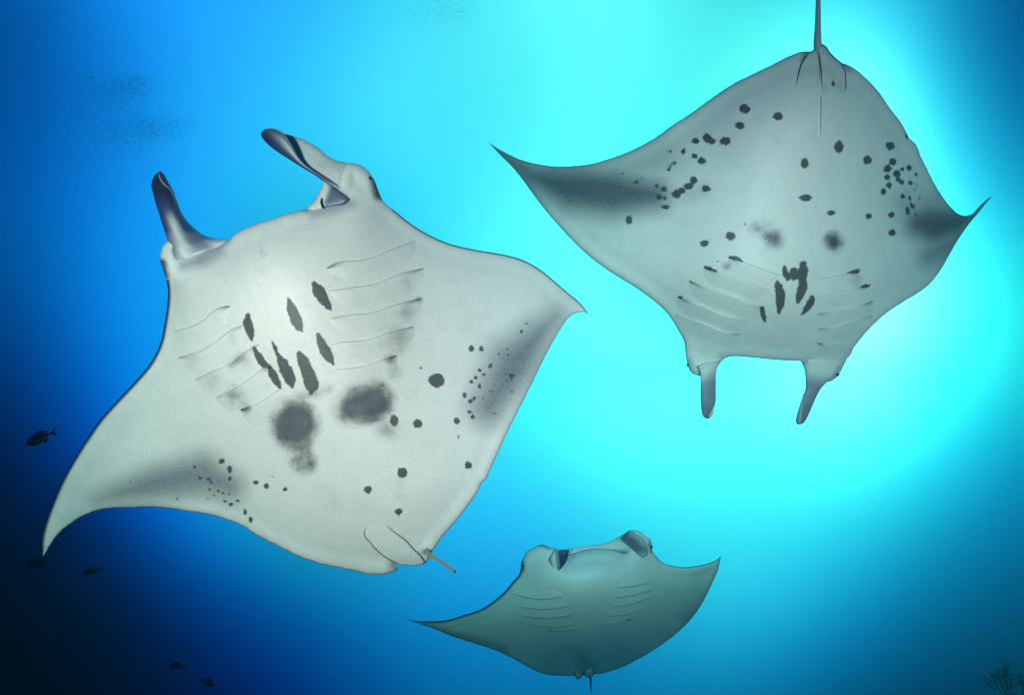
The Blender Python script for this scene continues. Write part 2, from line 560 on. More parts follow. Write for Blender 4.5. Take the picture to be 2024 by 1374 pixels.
        for o, hh, dd in offs:
            p = c + nn * (o * np.where(o > 2, tap, 0.5 + 0.5 * tap))[:, None]
            z = self.surf(p) - np.where(hh > 0, hh * h * tap, hh * 0.012)
            rows.append(p); zs.append(z)
            e = np.maximum(dark[0] * smoothstep(0.28, 0.0, k), dark[1] * smoothstep(0.72, 1.0, k))
            dk.append(np.maximum(np.clip(dd * (0.35 + 0.65 * (np.abs(k - .5) * 2) ** 2), 0, 1), e * (1.0 if o < 4 else smoothstep(11, 4, np.full(1, o))[0])))
        P = np.vstack(rows); n = len(c); F = []
        for r in range(len(offs) - 1):
            for i in range(n - 1):
                q = (r * n + i, r * n + i + 1, (r + 1) * n + i + 1, (r + 1) * n + i)
                F.append(q if side > 0 else q[::-1])
        A = self.pig(P); A['dark'] = np.concatenate(dk)
        A['spot'] = A['spot']
        return self.add('gill_slit', P, np.concatenate(zs), F, A)

    def rod(self, name, path, depths, radii, attrs_dark, m=14, mat=None, parent=None, navy=0.0):
        """a tail or stub: tube along picture positions with radii in metres"""
        c = curve(path, n=40)
        s = np.linspace(0, 1, 40)
        dep = np.interp(s, np.linspace(0, 1, len(depths)), depths)
        r = np.interp(s, np.linspace(0, 1, len(radii)), radii)
        ctr = at(c[:, 0], c[:, 1], dep)
        tg = np.gradient(ctr, axis=0); tg /= np.linalg.norm(tg, axis=1, keepdims=True)
        vw = ctr / np.linalg.norm(ctr, axis=1, keepdims=True)
        sx = np.cross(tg, vw); sx /= np.linalg.norm(sx, axis=1, keepdims=True)
        sy = np.cross(sx, tg)
        V = []; dk = []
        for i in range(40):
            for j in range(m):
                a = 2 * math.pi * j / m
                V.append(ctr[i] + r[i] * (math.cos(a) * sx[i] + math.sin(a) * sy[i]))
                dk.append(attrs_dark(s[i], math.sin(a)))
        F = [(i * m + j, (i + 1) * m + j, (i + 1) * m + (j + 1) % m, i * m + (j + 1) % m) for i in range(39) for j in range(m)]
        F.append(tuple(range(m))); F.append(tuple(39 * m + j for j in range(m - 1, -1, -1)))
        N = len(V)
        me = mesh_from(name, np.array(V) - self.loc, F, {'spot': np.full(N, -14.0), 'blotch': np.zeros(N), 'navy': np.full(N, navy), 'dark': dk})
        return link(name, me, parent or self.root, mat or self.mat)

    def eye(self, px, py, depth, r, mat):
        """a flattened ball set in the side of the head"""
        ctr = at(px, py, depth) - self.loc
        V = []; F = []
        nu, nv = 16, 9
        for i in range(nv + 1):
            a = math.pi * i / nv
            for j in range(nu):
                b = 2 * math.pi * j / nu
                V.append(ctr + r * (math.sin(a) * math.cos(b) * RT * 0.8 + math.sin(a) * math.sin(b) * UP + math.cos(a) * FW * 0.9))
        for i in range(nv):
            for j in range(nu):
                F.append((i * nu + j, i * nu + (j + 1) % nu, (i + 1) * nu + (j + 1) % nu, (i + 1) * nu + j))
        return link('eye', mesh_from('eye', V, F), self.root, mat)


# ------------------------------------------------------------------ materials
def skin_material(name, belly=(0.72, 0.69, 0.63), rough=0.5, spec=0.3, px_per_m=300.0):
    m = bpy.data.materials.new(name)
    m.use_nodes = True
    t = m.node_tree; N = t.nodes; L = t.links
    b = N['Principled BSDF']
    tc = N.new('ShaderNodeTexCoord')

    def attr(n):
        a = N.new('ShaderNodeAttribute'); a.attribute_name = n
        return a.outputs['Fac']

    def noise(scale, detail=4, rough_=0.6):
        n = N.new('ShaderNodeTexNoise'); n.inputs['Scale'].default_value = scale
        n.inputs['Detail'].default_value = detail; n.inputs['Roughness'].default_value = rough_
        L.new(tc.outputs['Object'], n.inputs['Vector'])
        return n.outputs['Fac']

    def math_(op, a, b_, c=None):
        n = N.new('ShaderNodeMath'); n.operation = op
        for i, v in enumerate((a, b_, c)):
            if v is None:
                continue
            if isinstance(v, (int, float)):
                n.inputs[i].default_value = v
            else:
                L.new(v, n.inputs[i])
        return n.outputs[0]

    def ramp(v, a, b_, o0=0.0, o1=1.0):
        n = N.new('ShaderNodeMapRange'); n.interpolation_type = 'SMOOTHSTEP'
        n.inputs['From Min'].default_value = a; n.inputs['From Max'].default_value = b_
        n.inputs['To Min'].default_value = o0; n.inputs['To Max'].default_value = o1
        L.new(v, n.inputs['Value'])
        return n.outputs['Result']

    def mix(f, c1, c2):
        n = N.new('ShaderNodeMix'); n.data_type = 'RGBA'
        L.new(f, n.inputs['Factor'])
        for s, c in ((n.inputs['A'], c1), (n.inputs['B'], c2)):
            if isinstance(c, tuple):
                s.default_value = (*c, 1)
            else:
                L.new(c, s)
        return n.outputs['Result']

    fine = noise(55, 5, 0.7)
    mid = noise(9, 4)
    broad = noise(1.7, 3)
    grain = noise(85, 4, 0.8)
    # belly: pale, faintly mottled, peppered with fine darker flecks
    c = mix(ramp(broad, 0.35, 0.7), belly, tuple(v * 0.93 for v in belly))
    c = mix(ramp(mid, 0.45, 0.75, 0, 0.35), c, (belly[0] * .80, belly[1] * .84, belly[2] * .86))
    c = mix(ramp(grain, 0.50, 0.70, 0, 0.40), c, (0.34, 0.36, 0.38))
    c = mix(ramp(noise(38, 2), 0.60, 0.75, 0, 0.25), c, (0.42, 0.44, 0.46))
    # soft grey clouds, breaking into specks at their borders
    bl = attr('blotch')
    sp = math_('ADD', math_('MULTIPLY', math_('SUBTRACT', noise(130, 3, 0.8), 0.5), 1.7), math_('MULTIPLY', math_('SUBTRACT', noise(9, 3), 0.5), 1.7))
    mk = math_('MULTIPLY', math_('SUBTRACT', 1.0, math_('ABSOLUTE', math_('MULTIPLY_ADD', bl, 2.0, -1.0), 0)), sp)
    blf = math_('MAXIMUM', math_('MINIMUM', math_('ADD', bl, mk), 1.0), 0.0)
    c = mix(blf, c, (0.060, 0.066, 0.080))
    bn = math_('MULTIPLY', attr('band'), math_('ADD', math_('MULTIPLY', math_('SUBTRACT', noise(90, 3), 0.5), 0.7), 1.0))
    c = mix(math_('MINIMUM', bn, 1.0), c, (0.066, 0.088, 0.112))
    # hard-edged spots with a frayed outline
    s = attr('spot')
    sj = math_('MULTIPLY_ADD', math_('SUBTRACT', fine, 0.5), 8.5, s)
    sj = math_('MULTIPLY_ADD', math_('SUBTRACT', noise(26, 2), 0.5), 6.0, sj)
    c = mix(ramp(sj, -1.7, 1.1, 0, 0.94), c, mix(ramp(fine, .4, .7), (0.045, 0.052, 0.056), (0.065, 0.075, 0.08)))
    # bluish-black fins, the black back and the dark painted into gill creases
    c = mix(math_('MINIMUM', math_('MAXIMUM', math_('ADD', attr('navy'), math_('MULTIPLY', sp, 0.25 if False else 0.0)), 0), 1), c, (0.009, 0.026, 0.105))
    c = mix(attr('dark'), c, (0.012, 0.016, 0.024))
    L.new(c, b.inputs['Base Color'])
    b.inputs['Roughness'].default_value = rough
    b.inputs['Specular IOR Level'].default_value = spec
    bp = N.new('ShaderNodeBump'); bp.inputs['Strength'].default_value = 0.55; bp.inputs['Distance'].default_value = 0.004
    hgt = math_('ADD', math_('MULTIPLY', fine, 0.6), math_('MULTIPLY', mid, 1.6))
    L.new(hgt, bp.inputs['Height']); L.new(bp.outputs['Normal'], b.inputs['Normal'])
    return m


def plain(name, col, rough=0.5, spec=0.4, scale=30, var=0.35):
    m = bpy.data.materials.new(name)
    m.use_nodes = True
    t = m.node_tree; N = t.nodes; L = t.links
    b = N['Principled BSDF']
    tc = N.new('ShaderNodeTexCoord')
    n = N.new('ShaderNodeTexNoise'); n.inputs['Scale'].default_value = scale; n.inputs['Detail'].default_value = 6
    L.new(tc.outputs['Object'], n.inputs['Vector'])
    x = N.new('ShaderNodeMix'); x.data_type = 'RGBA'
    L.new(n.outputs['Fac'], x.inputs['Factor'])
    x.inputs['A'].default_value = (*[v * (1 - var) for v in col], 1)
    x.inputs['B'].default_value = (*[min(1, v * (1 + var)) for v in col], 1)
    L.new(x.outputs['Result'], b.inputs['Base Color'])
    b.inputs['Roughness'].default_value = rough
    b.inputs['Specular IOR Level'].default_value = spec
    bp = N.new('ShaderNodeBump'); bp.inputs['Strength'].default_value = 0.3; bp.inputs['Distance'].default_value = 0.01
    L.new(n.outputs['Fac'], bp.inputs['Height']); L.new(bp.outputs['Normal'], b.inputs['Normal'])
    return m


# ------------------------------------------------------------------ the water the scene hangs in
def box(name, lo, hi, mat):
    V = [(x, y, z) for x in (lo[0], hi[0]) for y in (lo[1], hi[1]) for z in (lo[2], hi[2])]
    F = [(0, 1, 3, 2), (4, 6, 7, 5), (0, 4, 5, 1), (2, 3, 7, 6), (0, 2, 6, 4), (1, 5, 7, 3)]
    return link(name, mesh_from(name, V, F, smooth=False), None, mat)


hm = bpy.data.materials.new('sea_haze')
hm.use_nodes = True
hm.node_tree.nodes.clear()
pv = hm.node_tree.nodes.new('ShaderNodeVolumePrincipled')
pv.inputs['Color'].default_value = (0.01, 0.026, 0.034, 1)
pv.inputs['Absorption Color'].default_value = (0.0, 0.86, 0.88, 1)
pv.inputs['Density'].default_value = 0.165
pv.inputs['Anisotropy'].default_value = 0.85
ho = hm.node_tree.nodes.new('ShaderNodeOutputMaterial')
hm.node_tree.links.new(pv.outputs[0], ho.inputs['Volume'])
haze = box('haze', (-12, -4, -6.5), (12.5, 13, 10), hm)
haze['kind'] = 'stuff'
haze['label'] = 'blue sea water haze filling the whole scene'


def zf(ox, oy, sc):
    """marks were measured on enlargements: back to picture positions"""
    def f(lst):
        return [tuple([ox + p[0] / sc, oy + p[1] / sc] + [q / sc for q in p[2:]]) for p in lst]
    return f


skin = skin_material('manta_skin')
wet = skin_material('manta_fin_skin', rough=0.36, spec=0.4)
eye_m = plain('manta_eye', (0.01, 0.012, 0.015), 0.15, 0.6)


def spot_rings(spots):
    e = []
    for (x, y, rx, ry) in spots:
        if min(rx, ry) < 9:
            for r in (0.5, 1.0, 1.5):
                for k in range(8):
                    a = k * math.pi / 4 + r
                    e.append((x + math.cos(a) * rx * r, y + math.sin(a) * ry * r))
    return e


# ================================================================== the large manta, banking with both fins spread
a2 = zf(300, 450, 3.373); a3 = zf(50, 750, 3.352); a4 = zf(600, 700, 2.987); a4b = zf(700, 1000, 8.586)
rl = [(86, 1101), (83, 1097), (81, 1084), (83, 1060), (92, 1027), (104, 995), (119, 959), (139.5, 920), (169, 872), (199, 829), (229, 795), (271, 750),
      (300, 714), (318, 675), (325, 640), (329, 616), (332, 577), (329, 552)]
segA = [
    (rl, 5.5, 0),
    ([(329, 552), (326, 545), (321, 528), (317, 508), (320, 491), (331, 477), (350, 478), (380, 500), (402, 496.5), (437, 486), (452, 474),
      (475, 456), (507, 442), (539, 432), (571, 421), (603, 414), (622, 413), (640, 404), (655, 385), (668, 362), (676, 338), (689, 323), (712, 326), (724, 334),
      (734, 346), (742, 360), (747, 374), (753, 389), (759, 399), (777, 414)], 0.0, 0),
    ([(777, 414), (812, 442), (844, 462), (876, 477), (900, 485), (950, 495.5), (979, 500), (1008, 506), (1031.5, 513), (1052, 523), (1075, 538), (1095.5, 555),
      (1119, 575.5), (1148, 600), (1164, 621)], 2.2, 0),
    ([(1164, 621), (1152, 617), (1140, 618.5), (1126, 627), (1112, 645), (1098, 668), (1080, 700), (1057, 747), (1032, 797), (1008, 844), (988, 887), (968, 931),
      (960, 949), (953, 954), (945, 971), (921, 1005), (895, 1038), (874.5, 1061.5), (857, 1087)], 0.4, 0.45),
    ([(857, 1087), (846, 1094), (825, 1100), (800, 1104), (783, 1108), (785.6, 1123.5)], 0.0, 0),
    ([(785.6, 1123.5), (784.4, 1127.5), (774.5, 1132.8), (758, 1135.7), (741, 1136), (723, 1134.5), (700, 1129), (650, 1119), (602, 1105), (569, 1090), (539, 1075),
      (509.5, 1060), (482.6, 1042), (447, 1027.5), (408, 1017), (372, 1011), (318.5, 1003.6), (259, 1003.6), (205, 1007), (175, 1015.5), (151.5, 1027.5),
      (130.6, 1042), (112.7, 1059), (98, 1081), (86, 1101)], 0.35, 0.55),
]
loopA = loop_of(segA, 2.5)
marksA = [a2([(1085, 375, 18), (1110, 420, 40), (1140, 470, 36), (1175, 520, 22), (1202, 552, 5)]),
          a2([(912, 480, 10), (930, 530, 30), (955, 600, 38), (980, 655, 30), (1000, 692, 10)]),
          a2([(638, 590, 18), (640, 640, 30), (655, 690, 30), (666, 750, 8)]),
          a2([(682, 795, 6), (705, 850, 22), (745, 910, 24), (790, 925, 8)]),
          a2([(785, 930, 14), (800, 970, 26), (830, 1020, 26), (855, 1068, 10)]),
          a2([(845, 850, 14), (875, 910, 34), (905, 970, 42), (925, 1020, 34), (938, 1070, 8)]),
          a2([(806, 768, 8), (818, 795, 12), (832, 825, 10), (838, 850, 12)]),
          a2([(985, 840, 18), (1010, 890, 38), (1040, 970, 44), (1070, 1050, 46), (1065, 1100, 14)]),
          a2([(1108, 715, 12), (1130, 770, 30), (1160, 830, 36), (1185, 870, 28), (1212, 912, 5)])]
spotsA = [(863, 752, 15, 14), (779, 832, 8, 10.5), (826, 838, 9.5, 8.5), (902.5, 832, 5.5, 7), (906, 863.5, 2, 2.5), (926, 920, 7, 7), (795, 935, 10, 10),
          (727, 968, 7.5, 7), (788, 1012, 8, 6.5), (932, 690, 5.5, 7), (951.5, 689, 3.5, 5.5), (968, 725, 3, 4), (1030, 655, 2, 2.5), (1003, 690, 2, 2), (1040, 640, 2, 2), (985, 700, 2, 2)]
spotsA += a4([(1040, 95, 10, 11), (1105, 70, 8, 14), (1065, 122, 8, 8), (1015, 140, 10, 12), (990, 163, 11, 12), (1038, 188, 8, 14), (950, 242, 12, 15), (985, 280, 11, 12),
              (1010, 262, 9, 9), (980, 342, 11, 9), (998, 370, 11, 12), (1195, 120, 6, 6), (1222, 126, 9, 9), (1241, 128, 7, 7), (1203, 157, 5, 5), (1228, 150, 5, 5), (1108, 222, 6, 6),
              (1232, 222, 7, 7), (1130, 352, 8, 6), (1207, 5, 6, 7), (1205, 205, 4, 4), (693, 82, 5, 4), (1060, 262, 4, 4)])
spotsA += a3([(1300, 543, 20, 19), (1355, 595, 17, 24), (1355, 660, 13, 12), (1122, 584, 10, 9), (1158, 656, 8, 7), (1215, 664, 13, 10), (1230, 682, 9, 9), (1528, 685, 18, 13), (1597, 710, 18, 18),
              (1720, 730, 13, 12), (1280, 740, 7, 6), (1310, 752, 9, 7), (1350, 763, 8, 8), (1250, 771, 7, 5), (1205, 793, 8, 6), (1325, 810, 11, 8), (1362, 828, 13, 10),
              (1408, 805, 9, 6), (1455, 880, 9, 18), (1493, 930, 13, 18), (1007, 790, 8, 6), (695, 680, 5, 5), (1637, 645, 5, 5), (1222, 732, 7, 6)])
softA = [([(583, 838, 46)], 16, .93), ([(600, 912, 25)], 12, .62), ([(590, 870, 30)], 14, .8), ([(697, 806, 32), (738, 795, 38)], 18, .93), ([(765, 845, 20)], 18, .4),
         ([(560, 798, 5), (600, 785, 9), (650, 768, 5)], 14, .42), ([(801, 616, 18)], 26, .30), ([(786, 669, 22)], 26, .42), ([(783, 738, 12)], 14, .3), ([(771, 710, 9)], 7, .6),
         ([(828, 592, 5)], 7, .5), ([(419, 755, 14)], 18, .26), ([(460, 786, 18)], 20, .42), ([(486, 808, 9)], 7, .55), ([(478, 706, 9), (455, 722, 4)], 9, .4), ([(460, 672, 6)], 8, .35),
         ([(384, 714, 9)], 16, .18), ([(805, 560, 15)], 20, .15), ([(190, 990, 6), (300, 958, 34), (400, 938, 40), (455, 962, 26)], 36, .74, 1), ([(130, 1030, 6), (200, 985, 12)], 24, .25, 1),
         ([(1100, 625, 12), (1062, 665, 30), (1015, 722, 50), (965, 805, 34)], 46, .82, 1), ([(742, 358, 9), (749, 385, 10)], 9, 1.0), ([(320, 520, 7), (328, 546, 6)], 8, 1.0),
         ([(350, 570, 8), (345, 640, 4)], 26, .15), ([(660, 985, 20), (720, 1000, 10)], 40, .10), ([(470, 458, 2), (540, 430, 3), (603, 412, 4)], 12, .34),  # first streak paints the side-of-head shade in faint grey
         ([(516, 492, 3), (520, 505, 2)], 6, .25), ([(775, 1118, 8), (784, 1126, 6)], 12, .8), ([(792, 955, 8), (790, 990, 6)], 12, .12)]
navyA = [([(350, 500, 12), (395, 506, 10), (430, 490, 6), (452, 474, 3)], 14, .62), ([(606, 415, 3), (640, 402, 9), (675, 388, 7)], 13, .62), ([(618, 424, 4), (655, 411, 11), (692, 402, 8)], 16, .55), ([(362, 524, 8), (400, 514, 12), (436, 496, 7)], 15, .55), ([(350, 590, 3), (345, 560, 5)], 16, .2)]
pigA = Pigment(marksA, spotsA, softA, navyA)

uA = np.array([0.915, -0.404]); vA = np.array([0.404, 0.915]); cA = np.array([620.0, 765.0])


def uvA(x, y):
    dx, dy = x - cA[0], y - cA[1]
    return dx * uA[0] + dy * uA[1], dx * vA[0] + dy * vA[1]


def midA(x, y):
    u, v = uvA(x, y)
    return 3.55 + 0.00030 * v + np.where(u < 0, 0.34 * (np.abs(u) / 600) ** 2.1, 1.3 * (np.abs(u) / 600) ** 2.6) + 0.05 * np.sin(u / 140) * (np.abs(u) / 600)


def venA(x, y, d):
    u, v = uvA(x, y)
    b = 0.24 * np.exp(-(u / 215) ** 2) * (1 - np.exp(-(d / 62) ** 1.6)) * (0.55 + 0.45 * smoothstep(330, -120, v))
    lip = 0.05 * np.sqrt(1 - np.exp(-d / 20.0))
    w = 0.010 * np.sin(u / 38 + v / 190) * smoothstep(200, 420, np.abs(u)) * (1 - np.exp(-d / 50))
    return lip + b + w


def dorA(x, y, d):
    u, v = uvA(x, y)
    return 0.03 * np.sqrt(1 - np.exp(-d / 12.0)) + 0.20 * np.exp(-(u / 180) ** 2) * (1 - np.exp(-(d / 70) ** 1.6))


rootA = thing('manta_ray', 'largest manta ray, white belly with paired dark bars, both head fins spread, at left', 'manta ray', at(cA[0], cA[1], 3.5), 'manta rays gliding overhead')
A = Animal(rootA, midA, venA, loopA, pigA, skin)
A.body(4.0, dorA, spot_rings(spotsA))

for pts, side, dk in [
    ([(1165, 268), (1240, 230), (1420, 213), (1600, 145), (1750, 88)], 1, (.8, 0)), ([(1190, 422), (1330, 400), (1500, 370), (1650, 310), (1810, 268)], 1, (0, .6)),
    ([(1190, 603), (1320, 580), (1460, 568), (1620, 515), (1800, 468)], 1, (.3, .7)), ([(1195, 785), (1260, 765), (1430, 748), (1600, 695), (1745, 655)], 1, (0, .5)),
    ([(1225, 950), (1400, 925), (1520, 885), (1630, 850)], 1, (0, .9)),
    ([(140, 695), (320, 635), (400, 565), (460, 530), (520, 520)], 1, (0, .8)), ([(180, 865), (330, 820), (450, 740), (530, 680), (605, 650)], 1, (.4, .4)),
    ([(290, 1012), (400, 960), (530, 905), (620, 830), (710, 780)], 1, (.2, .4)), ([(425, 1132), (560, 1070), (660, 1000), (730, 945), (800, 925)], 1, (.2, .7)),
    ([(590, 1215), (720, 1165), (800, 1110), (870, 1070)], 1, (1, 0))]:
    A.gill(a2(pts), side, 46, 0.017, dk)

# head fins: the one at left rolled to a dark tube, the other opened to a blade with its tip rolled over
def pig_finL(s, t, fr):
    st = np.exp(-((t - 0.13 - 0.58 * s) / (0.10 + 0.10 * s)) ** 2) * smoothstep(0.66, 0.48, s)
    nv = np.clip(0.95 * smoothstep(0.35, 0.62, s) + 0.55 + 0.25 * smoothstep(.1, .3, s), 0, 0.96) * (1 - 0.95 * st)
    nv *= 1 - 0.9 * smoothstep(0.66, 0.76, t) * smoothstep(0.30, 0.16, s)
    nv *= 1 - 0.9 * smoothstep(0.14, 0.04, s) * smoothstep(.5, .2, t)
    return {'navy': np.where(fr < -0.2, 0.97, nv), 'dark': 0.75 * smoothstep(0.62, 0.8, s)}


dE = A.at_surf(380., 510.)
f = A.fin('cephalic_fin', [(356, 545), (345, 515), (333, 482), (325, 456), (315, 425), (307, 400), (303, 384), (299, 365), (303, 350), (310, 342), (316, 338)],
          [(440, 505), (448, 484), (452, 475.5), (437, 473), (425, 471), (406, 466), (388, 454), (371, 437), (359, 420), (352, 402), (344, 383), (332, 358), (322, 341), (316, 338)],
          [A.at_surf(358, 546) + .06, A.at_surf(352, 520) + .01, dE + .06, dE + .10, dE + .14], [A.at_surf(440, 505) + .12, dE + .13, dE + .14, dE + .13, dE + .14], lambda s: 0.16 + 0.30 * s, pig_finL, back=0.5, mat=wet)
f['label'] = 'rolled cephalic fin with dark tip and pale streak'
dT = dE + .10
A.fin('rolled_edge', [(348, 408), (342, 385), (333, 372), (325, 366), (318, 358), (314, 348), (314, 340)], [(349, 408), (348, 396), (344, 380), (338, 369), (331, 357), (324, 345), (316, 338)],
      [dT - .02, dT - .03, dT - .02], [dT - .03, dT - .02, dT - .01], 0.25,
      lambda s, t, fr: {'navy': np.clip(smoothstep(0.02, 0.16, t), 0, .95), 'dark': .55 * smoothstep(.1, .3, t) * smoothstep(.3, .6, s)}, n=30, m=14, parent=f, mat=wet)

dR = A.at_surf(690., 392.)


def pig_blade(s, t, fr):
    n = 0.30 * smoothstep(0.75, 1.0, t) * smoothstep(0.0, 0.3, s)
    st = 0.10 * (np.sin(t * 46 + s * 7) > 0.75) * smoothstep(.05, .2, s) * smoothstep(.6, .4, s)
    return {'blotch': np.clip(st, 0, 1) * (fr > -0.3), 'navy': np.where(fr < -0.3, 0.95, n)}


fb = A.fin('cephalic_fin', [(716, 410), (700, 394), (675, 377), (640, 358), (624, 346), (602, 333), (576, 317), (551, 301), (529, 284), (520, 273), (516, 265)],
           [(748, 392), (738, 362), (716, 336), (694, 325), (683, 321), (666, 317.5), (645, 306), (628, 291), (605, 278), (581, 269), (561, 263), (548, 256), (533, 254), (522, 256), (516, 264)],
           [A.at_surf(716, 410) + .09, A.at_surf(700, 394) + .03, dR + .07, dR + .13, dR + .18], [A.at_surf(740, 392) + .10, A.at_surf(733, 365) + .02, dR + .16, dR + .19, dR + .20], lambda s: 0.07 + 0 * s, pig_blade, mat=wet, back=1.0)
fb['label'] = 'opened cephalic fin, pale inside with dark rolled tip'


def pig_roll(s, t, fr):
    sheen = np.exp(-((t - 0.66) / 0.2) ** 2) * np.exp(-((s - 0.62) / 0.22) ** 2)  # highlight painted in as a paler patch of the navy
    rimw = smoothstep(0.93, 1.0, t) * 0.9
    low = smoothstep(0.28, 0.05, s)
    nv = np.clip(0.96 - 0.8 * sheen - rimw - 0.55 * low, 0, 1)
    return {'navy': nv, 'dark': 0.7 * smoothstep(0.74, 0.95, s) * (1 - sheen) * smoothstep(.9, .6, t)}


A.fin('rolled_edge', [(692, 389), (675, 378), (640, 359), (624, 347), (602, 334), (576, 317.5), (551, 301.5), (529, 284.5), (517, 270), (516, 263)],
      [(693, 387), (676, 372), (645, 352), (624, 339), (602, 324), (589, 309), (580, 292), (571, 277), (561, 263), (548, 255), (534, 252.5), (522, 255), (516, 262)],
      [A.at_surf(692, 389) + .01, dR - .01, dR + .02, dR + .05], [A.at_surf(692, 389) + .01, dR - .01, dR + .01, dR + .05], lambda s: 0.30 + 0.1 * s, pig_roll, parent=fb, mat=wet)

dW = A.at_surf(640., 425.)
A.overlay('mouth_corner', [([(640, 357), (655, 366), (676, 380), (690, 393), (682, 404), (660, 410), (640, 414), (620, 418), (602, 418)], 0, 0),
                           ([(602, 418), (612, 405), (622, 394), (631, 379), (636, 368), (640, 357)], 0, 0)], 0.0, 0.03, 4,
          pig=lambda P: {'spot': np.full(len(P), -14.), 'blotch': .15 + 0 * P[:, 0], 'navy': .85 * smoothstep(634, 648, P[:, 0] + (P[:, 1] - 400) * .35)}, depth=lambda x, y: dW + .05 + 0 * x, mat=wet)
A.fin('mouth_slit', [(634, 391), (633, 400), (635, 408), (639, 413)], [(636, 390), (636, 398), (638, 406), (640, 412)], [dW + .0, dW + .0], [dW + .0, dW + .0], .3,
      lambda s, t, fr: {'dark': 1 + 0 * s}, n=12, m=8)

# pelvic fins and the tail stub
pf_cut = lambda x, y: 0.012 * smoothstep(1035, 1085, y) - 0.020 * smoothstep(1060, 1015, y)
blankA = lambda P: {'spot': np.full(len(P), -14.), 'blotch': .10 * smoothstep(1090, 1115, P[:, 1]), 'navy': np.zeros(len(P))}
dP = A.at_surf(790, 1060)


def sheet(an, x0, x1, y0, y1, dmin):
    """smooth quadratic continuation of the belly round a fin root"""
    q = an.BP; k = (q[:, 0] > x0) & (q[:, 0] < x1) & (q[:, 1] > y0) & (q[:, 1] < y1)
    k &= an.near(q)[0] > dmin
    q = q[k]; z = an.mid(q[:, 0], q[:, 1]) - an.BH[k]
    mx, my = (x0 + x1) / 2, (y0 + y1) / 2
    B_ = lambda x, y: np.column_stack([np.ones(len(x)), (x - mx) / 50, (y - my) / 50, ((x - mx) / 50) ** 2, (x - mx) * (y - my) / 2500, ((y - my) / 50) ** 2])
    c = np.linalg.lstsq(B_(q[:, 0], q[:, 1]), z, rcond=None)[0]
    return lambda x, y: B_(x, y) @ c


shP = sheet(A, 690, 860, 960, 1095, 22)
A.overlay('pelvic_fin', [([(770, 1040), (787, 1022), (808, 1014), (823.5, 1037), (837.4, 1059.4), (851.4, 1078), (856, 1087), (852, 1094)], 2.0, 0),
                         ([(852, 1094), (844.4, 1109.5), (838.6, 1114.7), (828, 1116), (812, 1108), (800, 1090), (785, 1065), (770, 1040)], 1.5, .2)],
          lambda x, y: -0.014 + 0.022 * smoothstep(1015, 1120, y), 0.006, 3, pig=blankA, depth=shP)
pf = A.overlay('pelvic_fin', [([(737, 1006), (758, 1030), (774.5, 1048), (801, 1068), (816.5, 1085), (829, 1097), (835, 1104), (838.6, 1111)], 1.4, 0),
                              ([(838.6, 1111), (836, 1115), (828, 1118), (816.5, 1118.8), (802, 1118), (791, 1117), (782, 1114)], 0.8, .5),
                              ([(782, 1114), (764, 1105), (744, 1088.5), (731, 1074), (720, 1060), (722, 1040), (728, 1020), (737, 1006)], 1.6, 0)],
               lambda x, y: -0.014 + 0.048 * smoothstep(1000, 1130, y + (x - 760) * .1), 0.006, 3, pig=blankA, depth=shP)
A.rod('tail', [(838, 1088), (850, 1097), (875, 1113), (900, 1131)], [dP + .04, dP + .04, dP + .05], [.012, .0115, .0105, .010], lambda s, a: .42 + .3 * (a < -.5) + .3 * (s > .95), navy=.04)
A.eye(731.5, 351.5, dR + .06, 0.012, eye_m)
A.eye(319, 519, dE + .03, 0.011, eye_m)

# ================================================================== the manta seen square from below, head down
b5 = zf(950, 200, 3.435); b6 = zf(1450, 0, 3.054); b7 = zf(1300, 420, 2.976)
segB = [
    ([(966, 281), (979, 290), (999.5, 302), (1031.5, 316.5), (1066.5, 325), (1101, 329), (1136, 328), (1165.4, 324.6), (1206, 313.5), (1238, 302), (1273, 285), (1299, 270),
      (1328.5, 248), (1363, 226), (1398, 200), (1450, 165), (1476, 152), (1525, 128), (1561, 110), (1584, 102), (1604, 101)], 1.6, .35),
    ([(1604, 101), (1609, 96), (1622, 86), (1633.4, 91), (1640, 101.5), (1653, 114.6), (1664.5, 124)], 2.0, 0),
    ([(1664.5, 124), (1679, 129), (1699, 142.5), (1722, 164), (1741.5, 187), (1761, 216), (1781, 242), (1792, 262), (1797, 272), (1810, 285), (1820, 308), (1836, 340.6), (1853, 373),
      (1876, 406), (1892, 421), (1908, 426.5), (1921.5, 423), (1931, 412.6), (1948, 396), (1961.5, 387)], 1.6, .35),
    ([(1961.5, 387), (1951, 399), (1934.6, 419.5), (1915, 443), (1895, 472), (1878, 501), (1861, 531), (1841, 558), (1821, 575), (1787, 596), (1753.6, 618), (1720, 648.5), (1700, 672),
      (1680, 699), (1670, 719), (1659.5, 739), (1651, 749), (1638, 755), (1620, 752), (1600, 735), (1582, 714)], 1.2, 0),
    ([(1582, 714), (1535, 711.7), (1488, 707), (1448, 704.5), (1434, 708), (1424, 716), (1412, 732), (1398, 742), (1384.7, 744)], 1.2, 0),
    ([(1384.7, 744), (1367, 737.5), (1360, 724), (1355.5, 702), (1352, 675), (1340, 652), (1323.5, 625), (1310, 610), (1299, 600), (1267, 575.5), (1235, 555), (1203, 535), (1174, 514),
      (1151, 494), (1127.6, 471), (1101, 441.6), (1078, 415), (1058, 389), (1037, 360), (1014, 331), (988, 305), (966, 281)], 1.4, 0),
]
segB = [(p, w * .6, r) for p, w, r in segB]
loopB = loop_of(segB, 2.5)
